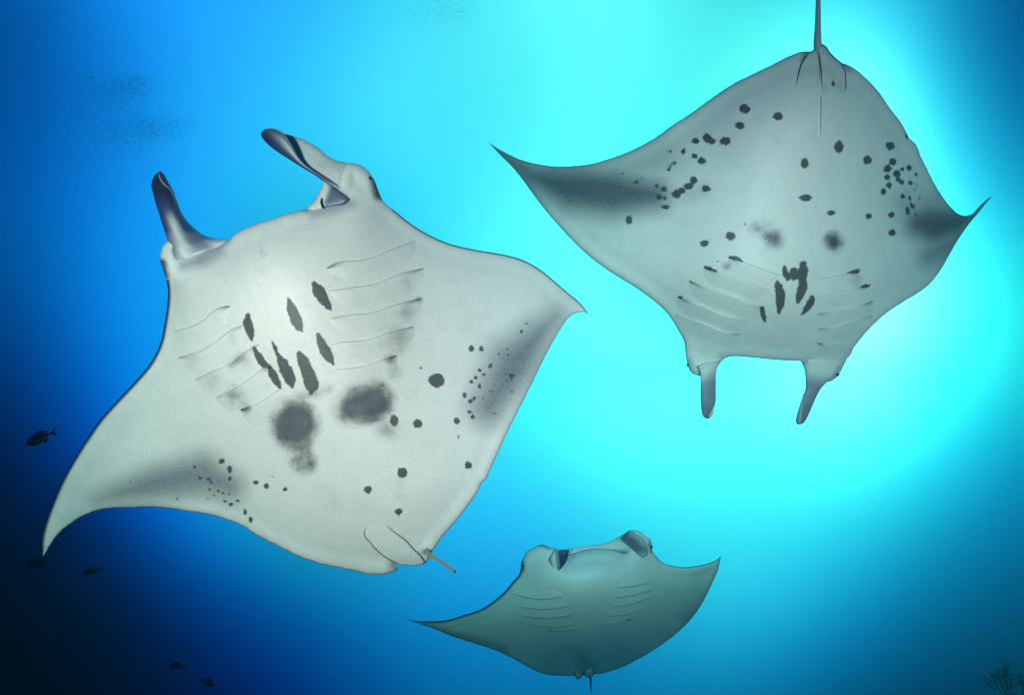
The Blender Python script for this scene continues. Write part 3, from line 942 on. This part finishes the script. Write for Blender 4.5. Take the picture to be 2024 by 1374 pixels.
marksB = [b7([(703, 410, 8), (712, 440, 24), (722, 490, 29), (720, 540, 24), (712, 598, 5)]), b7([(855, 305, 20), (855, 345, 28), (850, 385, 26)]), b7([(800, 345, 22), (800, 385, 16)]),
          b7([(747, 325, 12), (752, 365, 18), (765, 395, 10)]), b7([(760, 375, 10), (830, 365, 24)]), b7([(855, 385, 20), (852, 440, 27), (838, 490, 24), (820, 535, 6)]),
          b7([(910, 498, 12), (900, 530, 22), (875, 565, 18), (848, 600, 6)]), b7([(615, 565, 14), (620, 595, 16), (630, 638, 8)]), b7([(424, 262, 7), (460, 268, 12), (500, 290, 3)]),
          b7([(278, 320, 5), (310, 330, 9), (345, 345, 3)]), b7([(1115, 358, 3), (1160, 345, 11), (1183, 340, 8)]), b7([(1190, 440, 2), (1228, 428, 9), (1246, 425, 5)]),
          b7([(122, 495, 7), (145, 500, 3)]), b7([(190, 405, 4), (215, 411, 2)])]
spotsB = b6([(66, 655, 33, 27), (38, 757, 28, 22), (267, 700, 28, 23), (635, 885, 25, 40), (428, 985, 25, 28), (807, 965, 25, 28), (945, 880, 27, 24), (962, 975, 21, 22), (930, 1017, 23, 24), (1018, 1020, 11, 11), (1060, 1013, 15, 17), (988, 1047, 22, 21),
             (928, 1070, 16, 17), (992, 1082, 15, 15), (1015, 1100, 15, 16), (940, 1115, 17, 19), (905, 1155, 17, 19), (1068, 1103, 13, 13), (1102, 1050, 8, 8), (1105, 1113, 5, 5), (1092, 1145, 7, 6), (1022, 1182, 12, 16), (1063, 1195, 8, 10),
             (1122, 1195, 5, 6), (1050, 1275, 13, 24), (1082, 1245, 15, 10), (1070, 1230, 7, 7), (435, 1193, 34, 20), (588, 1285, 24, 16), (817, 1302, 17, 15), (953, 1298, 19, 17), (600, 503, 10, 18), (1098, 1295, 6, 6), (1045, 822, 8, 12)])
spotsB += b5([(1460, 268, 25, 20), (1535, 250, 28, 30), (1567, 270, 28, 22), (1660, 268, 38, 27), (1375, 340, 13, 20), (1290, 340, 10, 8), (1453, 373, 19, 17), (1500, 405, 27, 24), (1315, 420, 13, 12), (1278, 460, 11, 10), (1286, 440, 10, 8), (1195, 573, 12, 11), (1245, 595, 20, 15),
              (1212, 650, 22, 18), (1248, 655, 15, 12), (1255, 718, 25, 15), (1448, 535, 24, 24), (1410, 578, 33, 22), (1365, 605, 25, 22), (1330, 630, 30, 28), (1530, 593, 27, 22), (1055, 548, 18, 10), (1007, 805, 22, 28), (1520, 965, 32, 22),
              (1698, 915, 32, 28), (965, 490, 5, 5), (1098, 525, 4, 4), (610, 675, 6, 5), (940, 585, 8, 6), (545, 627, 5, 4), (1610, 1085, 4, 4), (1795, 833, 4, 4)])
spotsB += b7([(1240, 20, 16, 13), (1378, 118, 21, 18), (514, 68, 4, 4)])
softB = [(b7([(590, 100, 38), (620, 90, 30)]), 17, .58), (b7([(640, 125, 24), (685, 155, 48)]), 15, .85), (b7([(1037, 170, 50)]), 12, .95), (b7([(405, 318, 20)]), 8, .45), (b7([(1170, 400, 22)]), 12, .35),
         ([(975, 290, 8), (1050, 348, 22), (1130, 372, 42), (1210, 382, 46), (1290, 385, 30)], 36, .92, 1), ([(1085, 372, 26), (1150, 392, 26), (1230, 405, 20), (1300, 412, 8)], 20, .50, 1), ([(1100, 340, 14), (1240, 335, 30), (1310, 315, 26)], 50, .34, 1), ([(1310, 395, 12), (1390, 375, 8)], 24, .30, 1),
         ([(1957, 391, 4), (1920, 430, 14), (1885, 440, 30), (1845, 445, 38), (1820, 442, 30)], 30, .88, 1), ([(1905, 460, 10), (1872, 488, 24), (1838, 505, 20)], 30, .62, 1), ([(1855, 395, 16), (1800, 430, 26), (1785, 400, 16)], 36, .42, 1),
         ([(1598, 103, 8), (1586, 118, 6)], 6, .75), ([(1668, 126, 3), (1680, 140, 4)], 7, .75), ([(1540, 270, 14)], 14, .12), ([(1465, 715, 2), (1560, 722, 2)], 20, .16)]
navyB = [([(1398, 735, 16), (1425, 712, 8)], 16, .35), ([(1600, 725, 14), (1640, 735, 8)], 18, .40), ([(1360, 715, 6), (1372, 735, 4)], 10, .4)]
pigB = Pigment(marksB, spotsB, softB, navyB)
uB = np.array([0.984, 0.178]); vB = np.array([0.178, -0.984]); cB = np.array([1525.0, 430.0])


def uvB(x, y):
    dx, dy = x - cB[0], y - cB[1]
    return dx * uB[0] + dy * uB[1], dx * vB[0] + dy * vB[1]


def midB(x, y):
    u, v = uvB(x, y)
    return 4.75 - 0.0006 * v + np.where(u < 0, 0.85, 1.25) * (np.abs(u) / 520) ** 2.2 + 0.34 * smoothstep(110, 350, -v)


def venB(x, y, d):
    u, v = uvB(x, y)
    b = 0.26 * np.exp(-(u / 170) ** 2) * (1 - np.exp(-(d / 62) ** 1.6)) * (0.5 + 0.5 * smoothstep(-330, -60, v) * smoothstep(420, 60, v))
    return 0.05 * np.sqrt(1 - np.exp(-d / 16.0)) + b


def dorB(x, y, d):
    u, v = uvB(x, y)
    return 0.03 * np.sqrt(1 - np.exp(-d / 12.0)) + 0.22 * np.exp(-(u / 150) ** 2) * (1 - np.exp(-(d / 60) ** 1.6))


rootB = thing('manta_ray', 'manta ray seen square from below, head down and tail up, spotted greyish belly', 'manta ray', at(cB[0], cB[1], 4.7), 'manta rays gliding overhead')
B = Animal(rootB, midB, venB, loopB, pigB, skin)
B.body(4.0, dorB, spot_rings(spotsB))
for pts, side, dk in [
    ([(420, 258), (480, 280), (600, 325), (720, 370)], 1, (1, 0)), ([(272, 318), (350, 345), (520, 400), (650, 460)], 1, (1, 0)), ([(188, 405), (330, 450), (450, 490), (540, 535), (620, 560)], 1, (.7, .3)),
    ([(120, 495), (250, 540), (390, 600), (530, 632)], 1, (.8, .2)), ([(105, 600), (250, 640), (400, 700), (490, 715)], 1, (.2, .5)),
    ([(945, 390), (1030, 375), (1100, 365), (1185, 345)], 1, (0, 1)), ([(940, 497), (1030, 470), (1150, 450), (1250, 425)], 1, (0, 1)), ([(940, 595), (1050, 575), (1150, 555), (1265, 520)], 1, (.5, .7)),
    ([(945, 683), (1050, 665), (1130, 635), (1260, 605)], 1, (.5, .3)), ([(940, 765), (985, 772), (1050, 765), (1150, 745)], 1, (.8, 0))]:
    B.gill(b7(pts), side, 34, 0.016, dk)


def crease(an, pts, w0, w1, h=0.012, gap=1.4, dark=0.9):
    """a fold where one pelvic fin overlaps: a narrow dark-mouthed ridge along the line"""
    c = curve(pts, n=40); k = np.linspace(0, 1, 40)
    w = w0 + (w1 - w0) * k
    t = np.gradient(c, axis=0); t /= np.linalg.norm(t, axis=1, keepdims=True); nn = np.column_stack([-t[:, 1], t[:, 0]])
    rows, zs, dk = [], [], []
    for o, hh, dd in ((-1, -.3, 0), (-.3, .5, .0), (-.12, .55, dark), (0.12, .5, dark), (.3, 1.0, 0), (1.2, .9, 0), (3.0, -.3, 0)):
        p = c + nn * (o * w * gap)[:, None]
        rows.append(p); zs.append(an.surf(p) - h * hh * (0.25 + .75 * np.sin(np.clip(k, .02, .98) * math.pi) ** .5)); dk.append(dd * np.ones(40) * np.clip((1 - k) / .25, 0, 1) ** .5)
    F = [(r * 40 + i, r * 40 + i + 1, (r + 1) * 40 + i + 1, (r + 1) * 40 + i) for r in range(6) for i in range(39)]
    P = np.vstack(rows); At = an.pig(P); At['dark'] = np.concatenate(dk)
    return an.add('fin_fold', P, np.concatenate(zs), F, At)


dQ = B.at_surf(1600., 190.)
depQ = lambda x, y: B.surf(np.column_stack([x, y]))
blankB = lambda P: {'spot': pigB(P)['spot'], 'blotch': .12 + 0 * P[:, 0], 'navy': np.zeros(len(P))}
B.overlay('pelvic_fin', [([(1570, 192), (1572, 170), (1577, 146), (1584, 124), (1594, 108)], 2.2, 0), ([(1594, 108), (1604, 100), (1613, 97)], 0, 0), ([(1613, 97), (1618, 112), (1620.5, 140), (1621, 180), (1618, 210)], 1.0, 0), ([(1618, 210), (1595, 225), (1578, 212), (1570, 192)], 0, 0)],
          lambda x, y: -0.016 + 0.024 * smoothstep(205, 125, y), 0.008, 3, pig=blankB, depth=depQ)
B.overlay('pelvic_fin', [([(1616, 94), (1622, 87), (1632, 91), (1638, 101), (1652, 115), (1664, 125)], 1.5, 0), ([(1664, 125), (1671, 140), (1673, 165), (1673, 190), (1671, 213)], 2.2, 0), ([(1671, 213), (1650, 232), (1630, 225), (1625, 205)], 0, 0), ([(1625, 205), (1624, 170), (1622.5, 140), (1620, 115), (1616, 94)], 1.4, 0)],
          lambda x, y: -0.016 + 0.028 * smoothstep(220, 125, y), 0.008, 3, pig=blankB, depth=depQ)
crease(B, [(1622.5, 190), (1622.8, 213), (1622.2, 240), (1622, 270)], 2.2, 1.2, 0.010)
B.rod('tail', [(1622, 112), (1616.5, 92), (1616.3, 60), (1617, 20), (1617.5, -60), (1612, -190)], [dQ + .10, dQ + .10, dQ + .05, dQ, dQ - .05], [.034, .022, .016, .013, .010, .006], lambda s, a: .12, navy=.32)


def pig_finB(s, t, fr):
    return {'blotch': np.where(fr < -.3, 0, .15 * smoothstep(.15, .5, s)), 'navy': np.where(fr < -.3, .95, .62 * smoothstep(0.12, 0.42, s)), 'dark': .35 * smoothstep(.55, .9, s)}


dF = B.at_surf(1410., 725.)
fl = B.fin('cephalic_fin', [(1378, 725), (1383, 736), (1384.7, 748), (1384.5, 770), (1384.7, 790), (1386, 808), (1388, 819), (1392, 826), (1399, 829)],
           [(1438, 705), (1428, 712), (1420, 723), (1416, 735), (1415, 759), (1415, 775), (1415, 790), (1413, 803), (1411, 813), (1407, 823), (1399, 829)],
           [dF - .01, dF + .04, dF + .10], [dF + .02, dF + .05, dF + .10], 0.22, pig_finB, mat=wet)
B.fin('rolled_edge', [(1413, 800), (1410, 805), (1406, 814), (1401, 823)], [(1413.5, 800), (1412, 808), (1409, 817), (1403, 826)], [dF + .05, dF + .06], [dF + .05, dF + .06], .3, lambda s, t, fr: {'navy': .1 + 0 * s}, n=14, m=8, parent=fl, mat=wet)
dG = B.at_surf(1615., 725.)
fr_ = B.fin('cephalic_fin', [(1578, 708), (1584, 716), (1590, 732), (1592, 750), (1591.7, 769), (1586, 786), (1580, 803), (1577, 813), (1574, 824), (1573, 833), (1576, 839), (1580, 840)],
            [(1662, 722), (1650, 741), (1638, 753), (1622, 770), (1609, 796), (1602, 812), (1595.7, 826), (1591, 834), (1586, 838), (1580, 840)],
            [dG + .02, dG + .06, dG + .12], [dG + .01, dG + .05, dG + .12], 0.20, pig_finB, mat=wet)
B.fin('rolled_edge', [(1588, 778), (1584, 790), (1578, 812), (1574, 832), (1578, 838)], [(1589, 778), (1588, 795), (1586, 812), (1585, 828), (1581, 838)], [dG + .02, dG + .07], [dG + .02, dG + .07], .2, lambda s, t, fr: {'navy': .30 + .4 * smoothstep(.85, .3, t)}, n=18, m=10, parent=fr_, mat=wet)
B.eye(1359, 722, dF + .05, 0.014, eye_m)
B.eye(1657, 741, dG + .05, 0.014, eye_m)

# ================================================================== the far manta climbing towards the viewer
c8 = zf(750, 1020, 2.891); c9 = zf(1000, 1030, 6.325)
segC = [
    ([(765.6, 1207), (780, 1214.5), (795, 1221), (819, 1228), (847, 1229), (881, 1227), (916, 1217), (951, 1205), (975, 1189.5), (995.6, 1172), (1013, 1151.5), (1026, 1136), (1030, 1122)], 4.5, 0),
    ([(1030, 1122), (1030.5, 1112), (1036, 1101), (1041.5, 1091), (1052, 1085), (1070, 1077.5), (1086, 1082), (1100, 1086), (1108, 1093), (1118, 1097), (1130, 1096), (1148, 1091), (1166, 1087), (1184, 1085.5), (1202, 1086.5), (1218, 1089.5), (1232, 1094), (1238, 1090),
      (1234, 1074), (1237, 1057), (1248, 1049), (1258, 1050), (1269, 1053), (1279, 1060), (1286, 1068), (1288.5, 1078), (1289, 1089), (1296.5, 1099.6)], 0.6, 0),
    ([(1296.5, 1099.6), (1310, 1112), (1331, 1119), (1352, 1122), (1379.6, 1119), (1404, 1113), (1417.6, 1106.5), (1425, 1100)], 1.6, 0),
    ([(1425, 1100), (1419, 1127), (1407, 1155), (1390, 1189.5), (1369, 1220.6), (1338, 1252), (1303.5, 1278), (1262, 1303.6), (1227, 1321), (1196, 1331), (1183, 1334)], 0.8, .3),
    ([(1183, 1334), (1172, 1334), (1164, 1337), (1152, 1336), (1140, 1337), (1130.5, 1337)], 0.8, .3),
    ([(1130.5, 1337), (1096, 1336), (1068, 1331), (1040.6, 1317.5), (1013, 1302), (978, 1286), (937, 1272.5), (895, 1259), (860.7, 1245), (826, 1233), (798, 1222), (781, 1215), (765.6, 1207)], 0.8, .3),
]
loopC = loop_of(segC, 2.0)
softC = [([(1150, 1300, 14), (1170, 1322, 10)], 22, .45, 1), ([(840, 1238, 3), (930, 1262, 8), (1000, 1285, 6)], 12, .55, 1), ([(1390, 1180, 10), (1360, 1220, 14)], 24, .35, 1),  # bands on the rear belly paint in its shade
         ([(1033, 1112, 4), (1034, 1128, 3)], 6, .85), ([(1286, 1078, 4), (1288, 1090, 3)], 6, .85), ([(1070, 1079, 3), (1086, 1084, 2)], 5, .5), ([(1110, 1290, 20), (1220, 1285, 20)], 45, .22, 1), ([(1112, 1132, 1), (1120, 1118, 3), (1134, 1100, 5)], 4, .22)]  # last streak paints the left head fin's shadow onto the belly
pigC = Pigment([], [], softC, [])
cC = np.array([1160.0, 1200.0])


def midC(x, y):
    u = (x - 1165) - (y - 1200) * 0.05
    yy = y + (x - 1165) * 0.11
    return 6.1 + 1.75 * np.clip((yy - 1070) / 270, 0, 1.2) ** 2.5 + 0.45 * (np.abs(u) / 330) ** 2


def venC(x, y, d):
    u = x - 1165
    b = 0.34 * np.exp(-(u / 125) ** 2) * (1 - np.exp(-(d / 34) ** 1.5)) * smoothstep(1345, 1230, y)
    return 0.05 * np.sqrt(1 - np.exp(-d / 10.0)) + b


def dorC(x, y, d):
    return 0.03 * np.sqrt(1 - np.exp(-d / 8.0)) + 0.22 * np.exp(-((x - 1165) / 110) ** 2) * (1 - np.exp(-(d / 40) ** 1.6))


rootC = thing('manta_ray', 'smallest and farthest manta ray, facing the viewer with rolled head fins, near the bottom', 'manta ray', at(cC[0], cC[1], 6.2), 'manta rays gliding overhead')
M3 = Animal(rootC, midC, venC, loopC, pigC, skin)
M3.body(3.0, dorC)
for pts, dk in [([(770, 452), (850, 475), (940, 482), (1050, 463)], (0, 0)), ([(790, 520), (900, 540), (1000, 535), (1075, 518)], (0, 0)), ([(810, 575), (930, 592), (1040, 585), (1100, 568)], (0, 0)), ([(870, 630), (1000, 643), (1120, 628)], (0, 0)),
                ([(960, 668), (1050, 665), (1140, 655)], (.5, 0)), ([(1370, 412), (1450, 408), (1540, 385)], (0, 0)), ([(1350, 472), (1450, 462), (1560, 425)], (0, 0)), ([(1335, 525), (1440, 512), (1550, 470)], (0, 0)), ([(1310, 580), (1420, 570), (1500, 540)], (0, 0)),
                ([(1280, 632), (1360, 620), (1440, 597)], (0, .5))]:
    M3.gill(c8(pts)[::-1], 1, 19, 0.015, dk[::-1], gap=.8)
dJ = M3.at_surf(1180., 1110.)
M3.fin('upper_jaw', [(1094, 1088), (1123.6, 1085), (1158, 1080.5), (1200, 1072.6), (1220.5, 1063), (1240, 1052)], [(1100, 1118), (1124, 1106), (1150, 1097), (1184, 1091), (1214, 1092), (1246, 1100)],
       [dJ + .20, dJ + .24, dJ + .20], [dJ + .14, dJ + .20, dJ + .14], .18, lambda s, t, fr: {'dark': np.where(fr < -.2, .9, .6 * smoothstep(.70, .9, t)), 'blotch': .18 * smoothstep(.75, .95, s) + .1 * smoothstep(.05, .0, t)})
dL = M3.at_surf(1075., 1110.)
lf = M3.overlay('cephalic_fin', [([(1101, 1086), (1092, 1095), (1085.5, 1106), (1087, 1114), (1091, 1121), (1103, 1131)], 0, 0), ([(1103, 1131), (1113, 1121), (1119, 1111), (1123, 1102), (1125.5, 1086.5)], 0, 0), ([(1125.5, 1086.5), (1112, 1088), (1101, 1086)], 0, 0)],
                0.05, 0.05, 3, depth=lambda x, y: dL + .02 + 0 * x, pig=lambda P: {'spot': np.full(len(P), -14.), 'blotch': .38 * smoothstep(1094, 1087, P[:, 0]), 'navy': np.zeros(len(P))})
M3.overlay('hollow_shade', [([(1101, 1089), (1099, 1100), (1100, 1112), (1104, 1129.5)], 0, 0), ([(1104, 1129.5), (1113, 1120), (1119, 1111), (1122.5, 1102), (1125.2, 1087)], 0, 0), ([(1125.2, 1087), (1113, 1088.5), (1101, 1089)], 0, 0)],  # raised dark patch; the shade of the hollow is put into its colour
           0.10, 0.03, 3, depth=lambda x, y: dL + 0 * x, pig=lambda P: {'spot': np.full(len(P), -14.), 'blotch': np.zeros(len(P)), 'navy': .97 * smoothstep(1099, 1106, P[:, 0] - (P[:, 1] - 1105) * .10)}, parent=lf)
dN = M3.at_surf(1262., 1090.)
M3.overlay('cephalic_fin', [([(1229, 1067), (1236, 1056), (1242, 1050), (1250, 1049), (1262, 1056), (1272, 1067), (1279, 1082), (1279, 1098), (1270, 1104)], 0, 0), ([(1270, 1104), (1258, 1094), (1247, 1085), (1238, 1076), (1229, 1067)], 0, 0)],
           0.02, 0.06, 3, depth=lambda x, y: dN + 0 * x, edge=10, pig=lambda P: {'spot': np.full(len(P), -14.), 'blotch': .15 + 0 * P[:, 0], 'navy': .80 * smoothstep(24, 4, np.abs((P[:, 0] - 1234) * .72 - (P[:, 1] - 1058) * .70)) * smoothstep(1106, 1084, P[:, 1])})
M3.eye(1032, 1119, dL + .06, 0.018, eye_m)
M3.eye(1287.5, 1082, dN + .06, 0.018, eye_m)
dZ = M3.at_surf(1165., 1325.)
for q in ([(1138, 1322), (1146, 1318), (1152, 1325), (1150, 1339), (1143, 1344), (1137, 1340)], [(1158, 1320), (1168, 1318), (1173, 1326), (1172, 1338), (1163, 1341), (1156, 1337)]):
    M3.overlay('pelvic_fin', [(q + [q[0]], 0.8, 0)], 0.02, 0.03, 2.5, depth=lambda x, y: dZ + 0 * x, pig=lambda P: {'spot': np.full(len(P), -14.), 'blotch': .6 + 0 * P[:, 0], 'navy': np.zeros(len(P))})
M3.rod('tail', [(1165, 1325), (1167, 1340), (1168, 1355), (1168.5, 1369)], [dZ, dZ + .1, dZ + .3], [.02, .014, .010, .008], lambda s, a: .8, navy=.4)


# ------------------------------------------------------------------ fish
fish_m = plain('dark_fish_scales', (0.007, 0.007, 0.011), 0.6, 0.12, 60)
fin_m = plain('dark_fin_membrane', (0.006, 0.006, 0.010), 0.5, 0.3, 40)


def fish(label, px, py, depth, length, tilt, left=True, deep=0.36, yaw=0.0):
    """nose at +x, back at +z"""
    root = thing('reef_fish', label, 'fish', at(px, py, depth), 'dark reef fish at lower left')
    ns, nc = 22, 16
    s = np.linspace(0, 1, ns)
    hgt = deep * length * np.interp(s, [0, .04, .12, .25, .42, .6, .78, .9, 1], [.05, .22, .55, .86, 1.0, .84, .44, .20, .17]) / 2
    wid = hgt * np.interp(s, [0, .3, .7, 1], [.8, .46, .40, .25])
    cz = length * np.interp(s, [0, .2, .5, 1], [-.03, -.012, .0, .005])
    X = length * (0.5 - s * 0.80)
    V = [(X[i], wid[i] * math.cos(a), cz[i] + hgt[i] * math.sin(a)) for i in range(ns) for a in np.linspace(0, 2 * math.pi, nc, endpoint=False)]
    F = [(i * nc + j, (i + 1) * nc + j, (i + 1) * nc + (j + 1) % nc, i * nc + (j + 1) % nc) for i in range(ns - 1) for j in range(nc)]
    F += [tuple(range(nc - 1, -1, -1)), tuple((ns - 1) * nc + j for j in range(nc))][::1]
    parts = [link('body', mesh_from('fish_body', V, F), root, fish_m)]

    def blade(name, pts, th, y0=0.0, slope=0.0):
        n = len(pts); c = np.mean(pts, axis=0)
        V = [(p[0] * length, y0 * length + slope * length * (p[0] - pts[0][0]) + .0005, p[1] * length) for p in pts] + [(p[0] * length, y0 * length + slope * length * (p[0] - pts[0][0]) - .0005, p[1] * length) for p in pts]
        V += [(c[0] * length, (y0 + th) * length + slope * length * (c[0] - pts[0][0]), c[1] * length), (c[0] * length, (y0 - th) * length + slope * length * (c[0] - pts[0][0]), c[1] * length)]
        F = []
        for i in range(n):
            j = (i + 1) % n
            F += [(i, j, 2 * n), (n + j, n + i, 2 * n + 1), (i, n + i, n + j, j)]
        parts.append(link(name, mesh_from('fish_' + name, V, F, smooth=False), root, fin_m))
    blade('tail_fin', [(-.29, .028), (-.36, .075), (-.43, .135), (-.50, .165), (-.455, .08), (-.425, .0), (-.45, -.08), (-.49, -.155), (-.42, -.125), (-.36, -.07), (-.29, -.025)], .006)
    blade('dorsal_fin', [(.26, deep * .40), (.20, deep * .52), (.08, deep * .62), (-.06, deep * .58), (-.18, deep * .42), (-.24, deep * .22), (-.10, deep * .34), (.10, deep * .44)], .005)
    blade('anal_fin', [(-.02, -deep * .42), (-.08, -deep * .60), (-.16, -deep * .48), (-.23, -deep * .18), (-.12, -deep * .30)], .005)
    for sy in (-1, 1):
        blade('pectoral_fin', [(.16, -.03), (.08, .0), (.0, -.035), (.01, -.09), (.10, -.075)], .004, sy * deep * .23, -sy * .25)
        ey = bpy.data.meshes.get('fish_eye')
        r = 0.022 * length
        Ve = [(r * math.sin(a) * math.cos(b), r * .6 * math.cos(a), r * math.sin(a) * math.sin(b)) for a in np.linspace(0, math.pi, 6) for b in np.linspace(0, 2 * math.pi, 10, endpoint=False)]
        Fe = [(i * 10 + j, i * 10 + (j + 1) % 10, (i + 1) * 10 + (j + 1) % 10, (i + 1) * 10 + j) for i in range(5) for j in range(10)]
        e = link('eye', mesh_from('fish_eye', Ve, Fe), root, eye_m)
        e.location = (length * .39, sy * deep * length * .125, length * .02)
    right = Vector(RT); upv = Vector((0, -math.sin(PITCH * .5), math.cos(PITCH * .5)))
    fwd = right * (-1 if left else 1)
    z = upv
    y = z.cross(fwd)
    R = Matrix((fwd, y, z)).transposed()
    R = R @ Matrix.Rotation(yaw, 3, 'Z') @ Matrix.Rotation(tilt, 3, 'Y')
    root.rotation_euler = R.to_euler()
    return root


fish('dark fish nosing downwards beside the edge of the largest manta wing', 82, 865, 5.2, 0.28, math.radians(24), True, .40)
fish('dark level fish just below the left wing tip of the largest manta', 74, 1115, 6.2, 0.235, math.radians(-3), True, .40)
fish('faint dark fish right of the one under the largest manta wing tip', 182, 1130, 7.4, 0.235, math.radians(6), True, .34)
fish('faint dark fish, upper of the pair low in the deep blue water', 352, 1317, 7.8, 0.245, math.radians(-8), True, .34)
fish('faintest dark fish, lower of the pair, heading down to the right', 410, 1350, 8.6, 0.265, math.radians(18), False, .36)


# ------------------------------------------------------------------ far shoals: clouds of tiny fish nobody could count
shoal_m = plain('shoal_fish', (0.12, 0.22, 0.30), 0.5, 0.3, 20)


def shoal(label, blobs, depth, spread, size=0.011):
    V, F = [], []
    for cx, cy, sx, sy, n in blobs:
        n = int(n * 3.2)
        x = rng.normal(cx, sx * 1.12, n); y = rng.normal(cy, sy * 1.2, n); d = rng.normal(depth, spread, n)
        k = depth / d
        p = at(1012 + (x - 1012) * 1.0, y, d)
        for q in p:
            a = rng.normal(0, .5); L = size * rng.uniform(.6, 1.3); h = L * .22
            fx = Vector(RT) * math.cos(a) + Vector(UP) * math.sin(a) + Vector(FW) * rng.normal(0, .4)
            fx.normalize(); fz = Vector(UP); fy = fx.cross(fz).normalized() * h * .5; fz = fx.cross(fy).normalized() * h
            q = Vector(q); b = len(V)
            V += [q + fx * L * .5, q + fz, q + fy, q - fz, q - fy, q - fx * L * .32, q - fx * L * .55 + fz, q - fx * L * .55 - fz]
            F += [(b, b + 1, b + 2), (b, b + 2, b + 3), (b, b + 3, b + 4), (b, b + 4, b + 1), (b + 5, b + 2, b + 1), (b + 5, b + 3, b + 2), (b + 5, b + 4, b + 3), (b + 5, b + 1, b + 4), (b + 5, b + 6, b + 7)]
    o = link('fish_shoal', mesh_from('fish_shoal', V, F, smooth=False), None, shoal_m)
    o['kind'] = 'stuff'; o['label'] = label
    return o


shoal('hazy cloud of tiny far fish above the raised head fins of the largest manta', [(235, 185, 34, 20, 700), (270, 165, 18, 10, 250), (305, 250, 36, 14, 700), (250, 262, 45, 20, 700), (200, 215, 50, 45, 500), (180, 160, 40, 16, 200)], 9.0, 0.5)
shoal('sparse cloud of tiny far fish in the upper left corner', [(80, 30, 35, 18, 260)], 9.0, 0.4)
shoal('faint cloud of tiny far fish at the top edge', [(885, 18, 38, 18, 420)], 9.0, 0.4)
shoal('scattered tiny far fish in the bright water below the right manta', [(1470, 885, 30, 32, 260), (1860, 650, 60, 50, 60), (1560, 990, 40, 40, 60)], 9.0, 0.5)

# ------------------------------------------------------------------ sea floor and the reef banks in the lower corners
rock = plain('reef_rock', (0.018, 0.022, 0.024), 0.9, 0.1, 2.5, .6)


def hill(x, y):
    z = -5.0 + 0.35 * np.sin(x * .8 + 1) * np.cos(y * .7) + .15 * np.sin(x * 2.3) * np.sin(y * 2.1 + .5)
    z = z + 6.5 * smoothstep(-5.4, -9.6, x + .5 * np.sin(y * .55)) * (0.85 + .15 * np.sin(y * .6 + 2.2))
    z = z + 8.25 * smoothstep(5.2, 11.0, x + .25 * np.sin(y * 1.1 + 1)) * (0.97 + .03 * np.sin(y * 1.3))
    return z


gx = np.linspace(-11.6, 12.1, 330); gy = np.linspace(-3.6, 12.6, 230)
GX, GY = np.meshgrid(gx, gy)
GZ = hill(GX, GY)
rough_ = np.zeros_like(GZ)
for k in range(44):
    a = rng.uniform(0, 6.28); fq = rng.uniform(1.2, 9.0)
    rough_ += np.sin((GX * math.cos(a) + GY * math.sin(a)) * fq + rng.uniform(0, 6.28)) / fq * .22
GZ = GZ + rough_ * (0.35 + .65 * smoothstep(-5, -2, GZ))
nx = len(gx)
fl = mesh_from('sea_floor', np.column_stack([GX.ravel(), GY.ravel(), GZ.ravel()]), [(j * nx + i, j * nx + i + 1, (j + 1) * nx + i + 1, (j + 1) * nx + i) for j in range(len(gy) - 1) for i in range(nx - 1)])
fo = link('sea_floor', fl, None, rock)
fo['kind'] = 'structure'

# a bush of branching coral on the right bank
coral_m = plain('pale_coral', (0.10, 0.15, 0.13), 0.8, 0.1, 25, .5)


def coral(label, px, py, size, n):
    t = np.linspace(4, 14, 1500)
    p = at(np.full(1500, px), np.full(1500, py), t)
    hit = np.where(p[:, 2] < hill(p[:, 0], p[:, 1]) + .15)[0]
    base = Vector(p[hit[0]] if len(hit) else (p[int(np.argmin(p[:, 2] - hill(p[:, 0], p[:, 1])))]))
    V, F = [], []

    def branch(a, b, r0, r1, depth):
        d = (b - a).normalized(); u = d.orthogonal().normalized(); w = d.cross(u)
        k = len(V); m = 6
        for c, r in ((a, r0), ((a + b) / 2 + u * r0 * .5, (r0 + r1) / 2), (b, r1)):
            for j in range(m):
                V.append(c + (u * math.cos(j * 2 * math.pi / m) + w * math.sin(j * 2 * math.pi / m)) * r)
        for q in range(2):
            for j in range(m):
                F.append((k + q * m + j, k + q * m + (j + 1) % m, k + (q + 1) * m + (j + 1) % m, k + (q + 1) * m + j))
        F.append(tuple(k + 2 * m + j for j in range(m)))
        if depth:
            for _ in range(3):
                nd = (d + Vector(rng.normal(0, .55, 3))).normalized()
                branch(b, b + nd * (b - a).length * rng.uniform(.5, .8), r1, r1 * .6, depth - 1)
    for _ in range(n):
        d = Vector((rng.normal(-.25, .6), rng.normal(-.35, .5), abs(rng.normal(.8, .3)))).normalized()
        s = base + Vector(rng.normal(0, size * .35, 3))
        branch(s - d * size * .3, s + d * size * rng.uniform(.2, .45), size * .05, size * .035, 2)
    root = thing('coral_bush', label, 'coral', base)
    link('branches', mesh_from('coral_branches', np.array([tuple(v) for v in V]) - np.array(base), F), root, coral_m)
    return root


coral('dim bush of branching coral at the lower right corner', 1996, 1368, .36, 16)
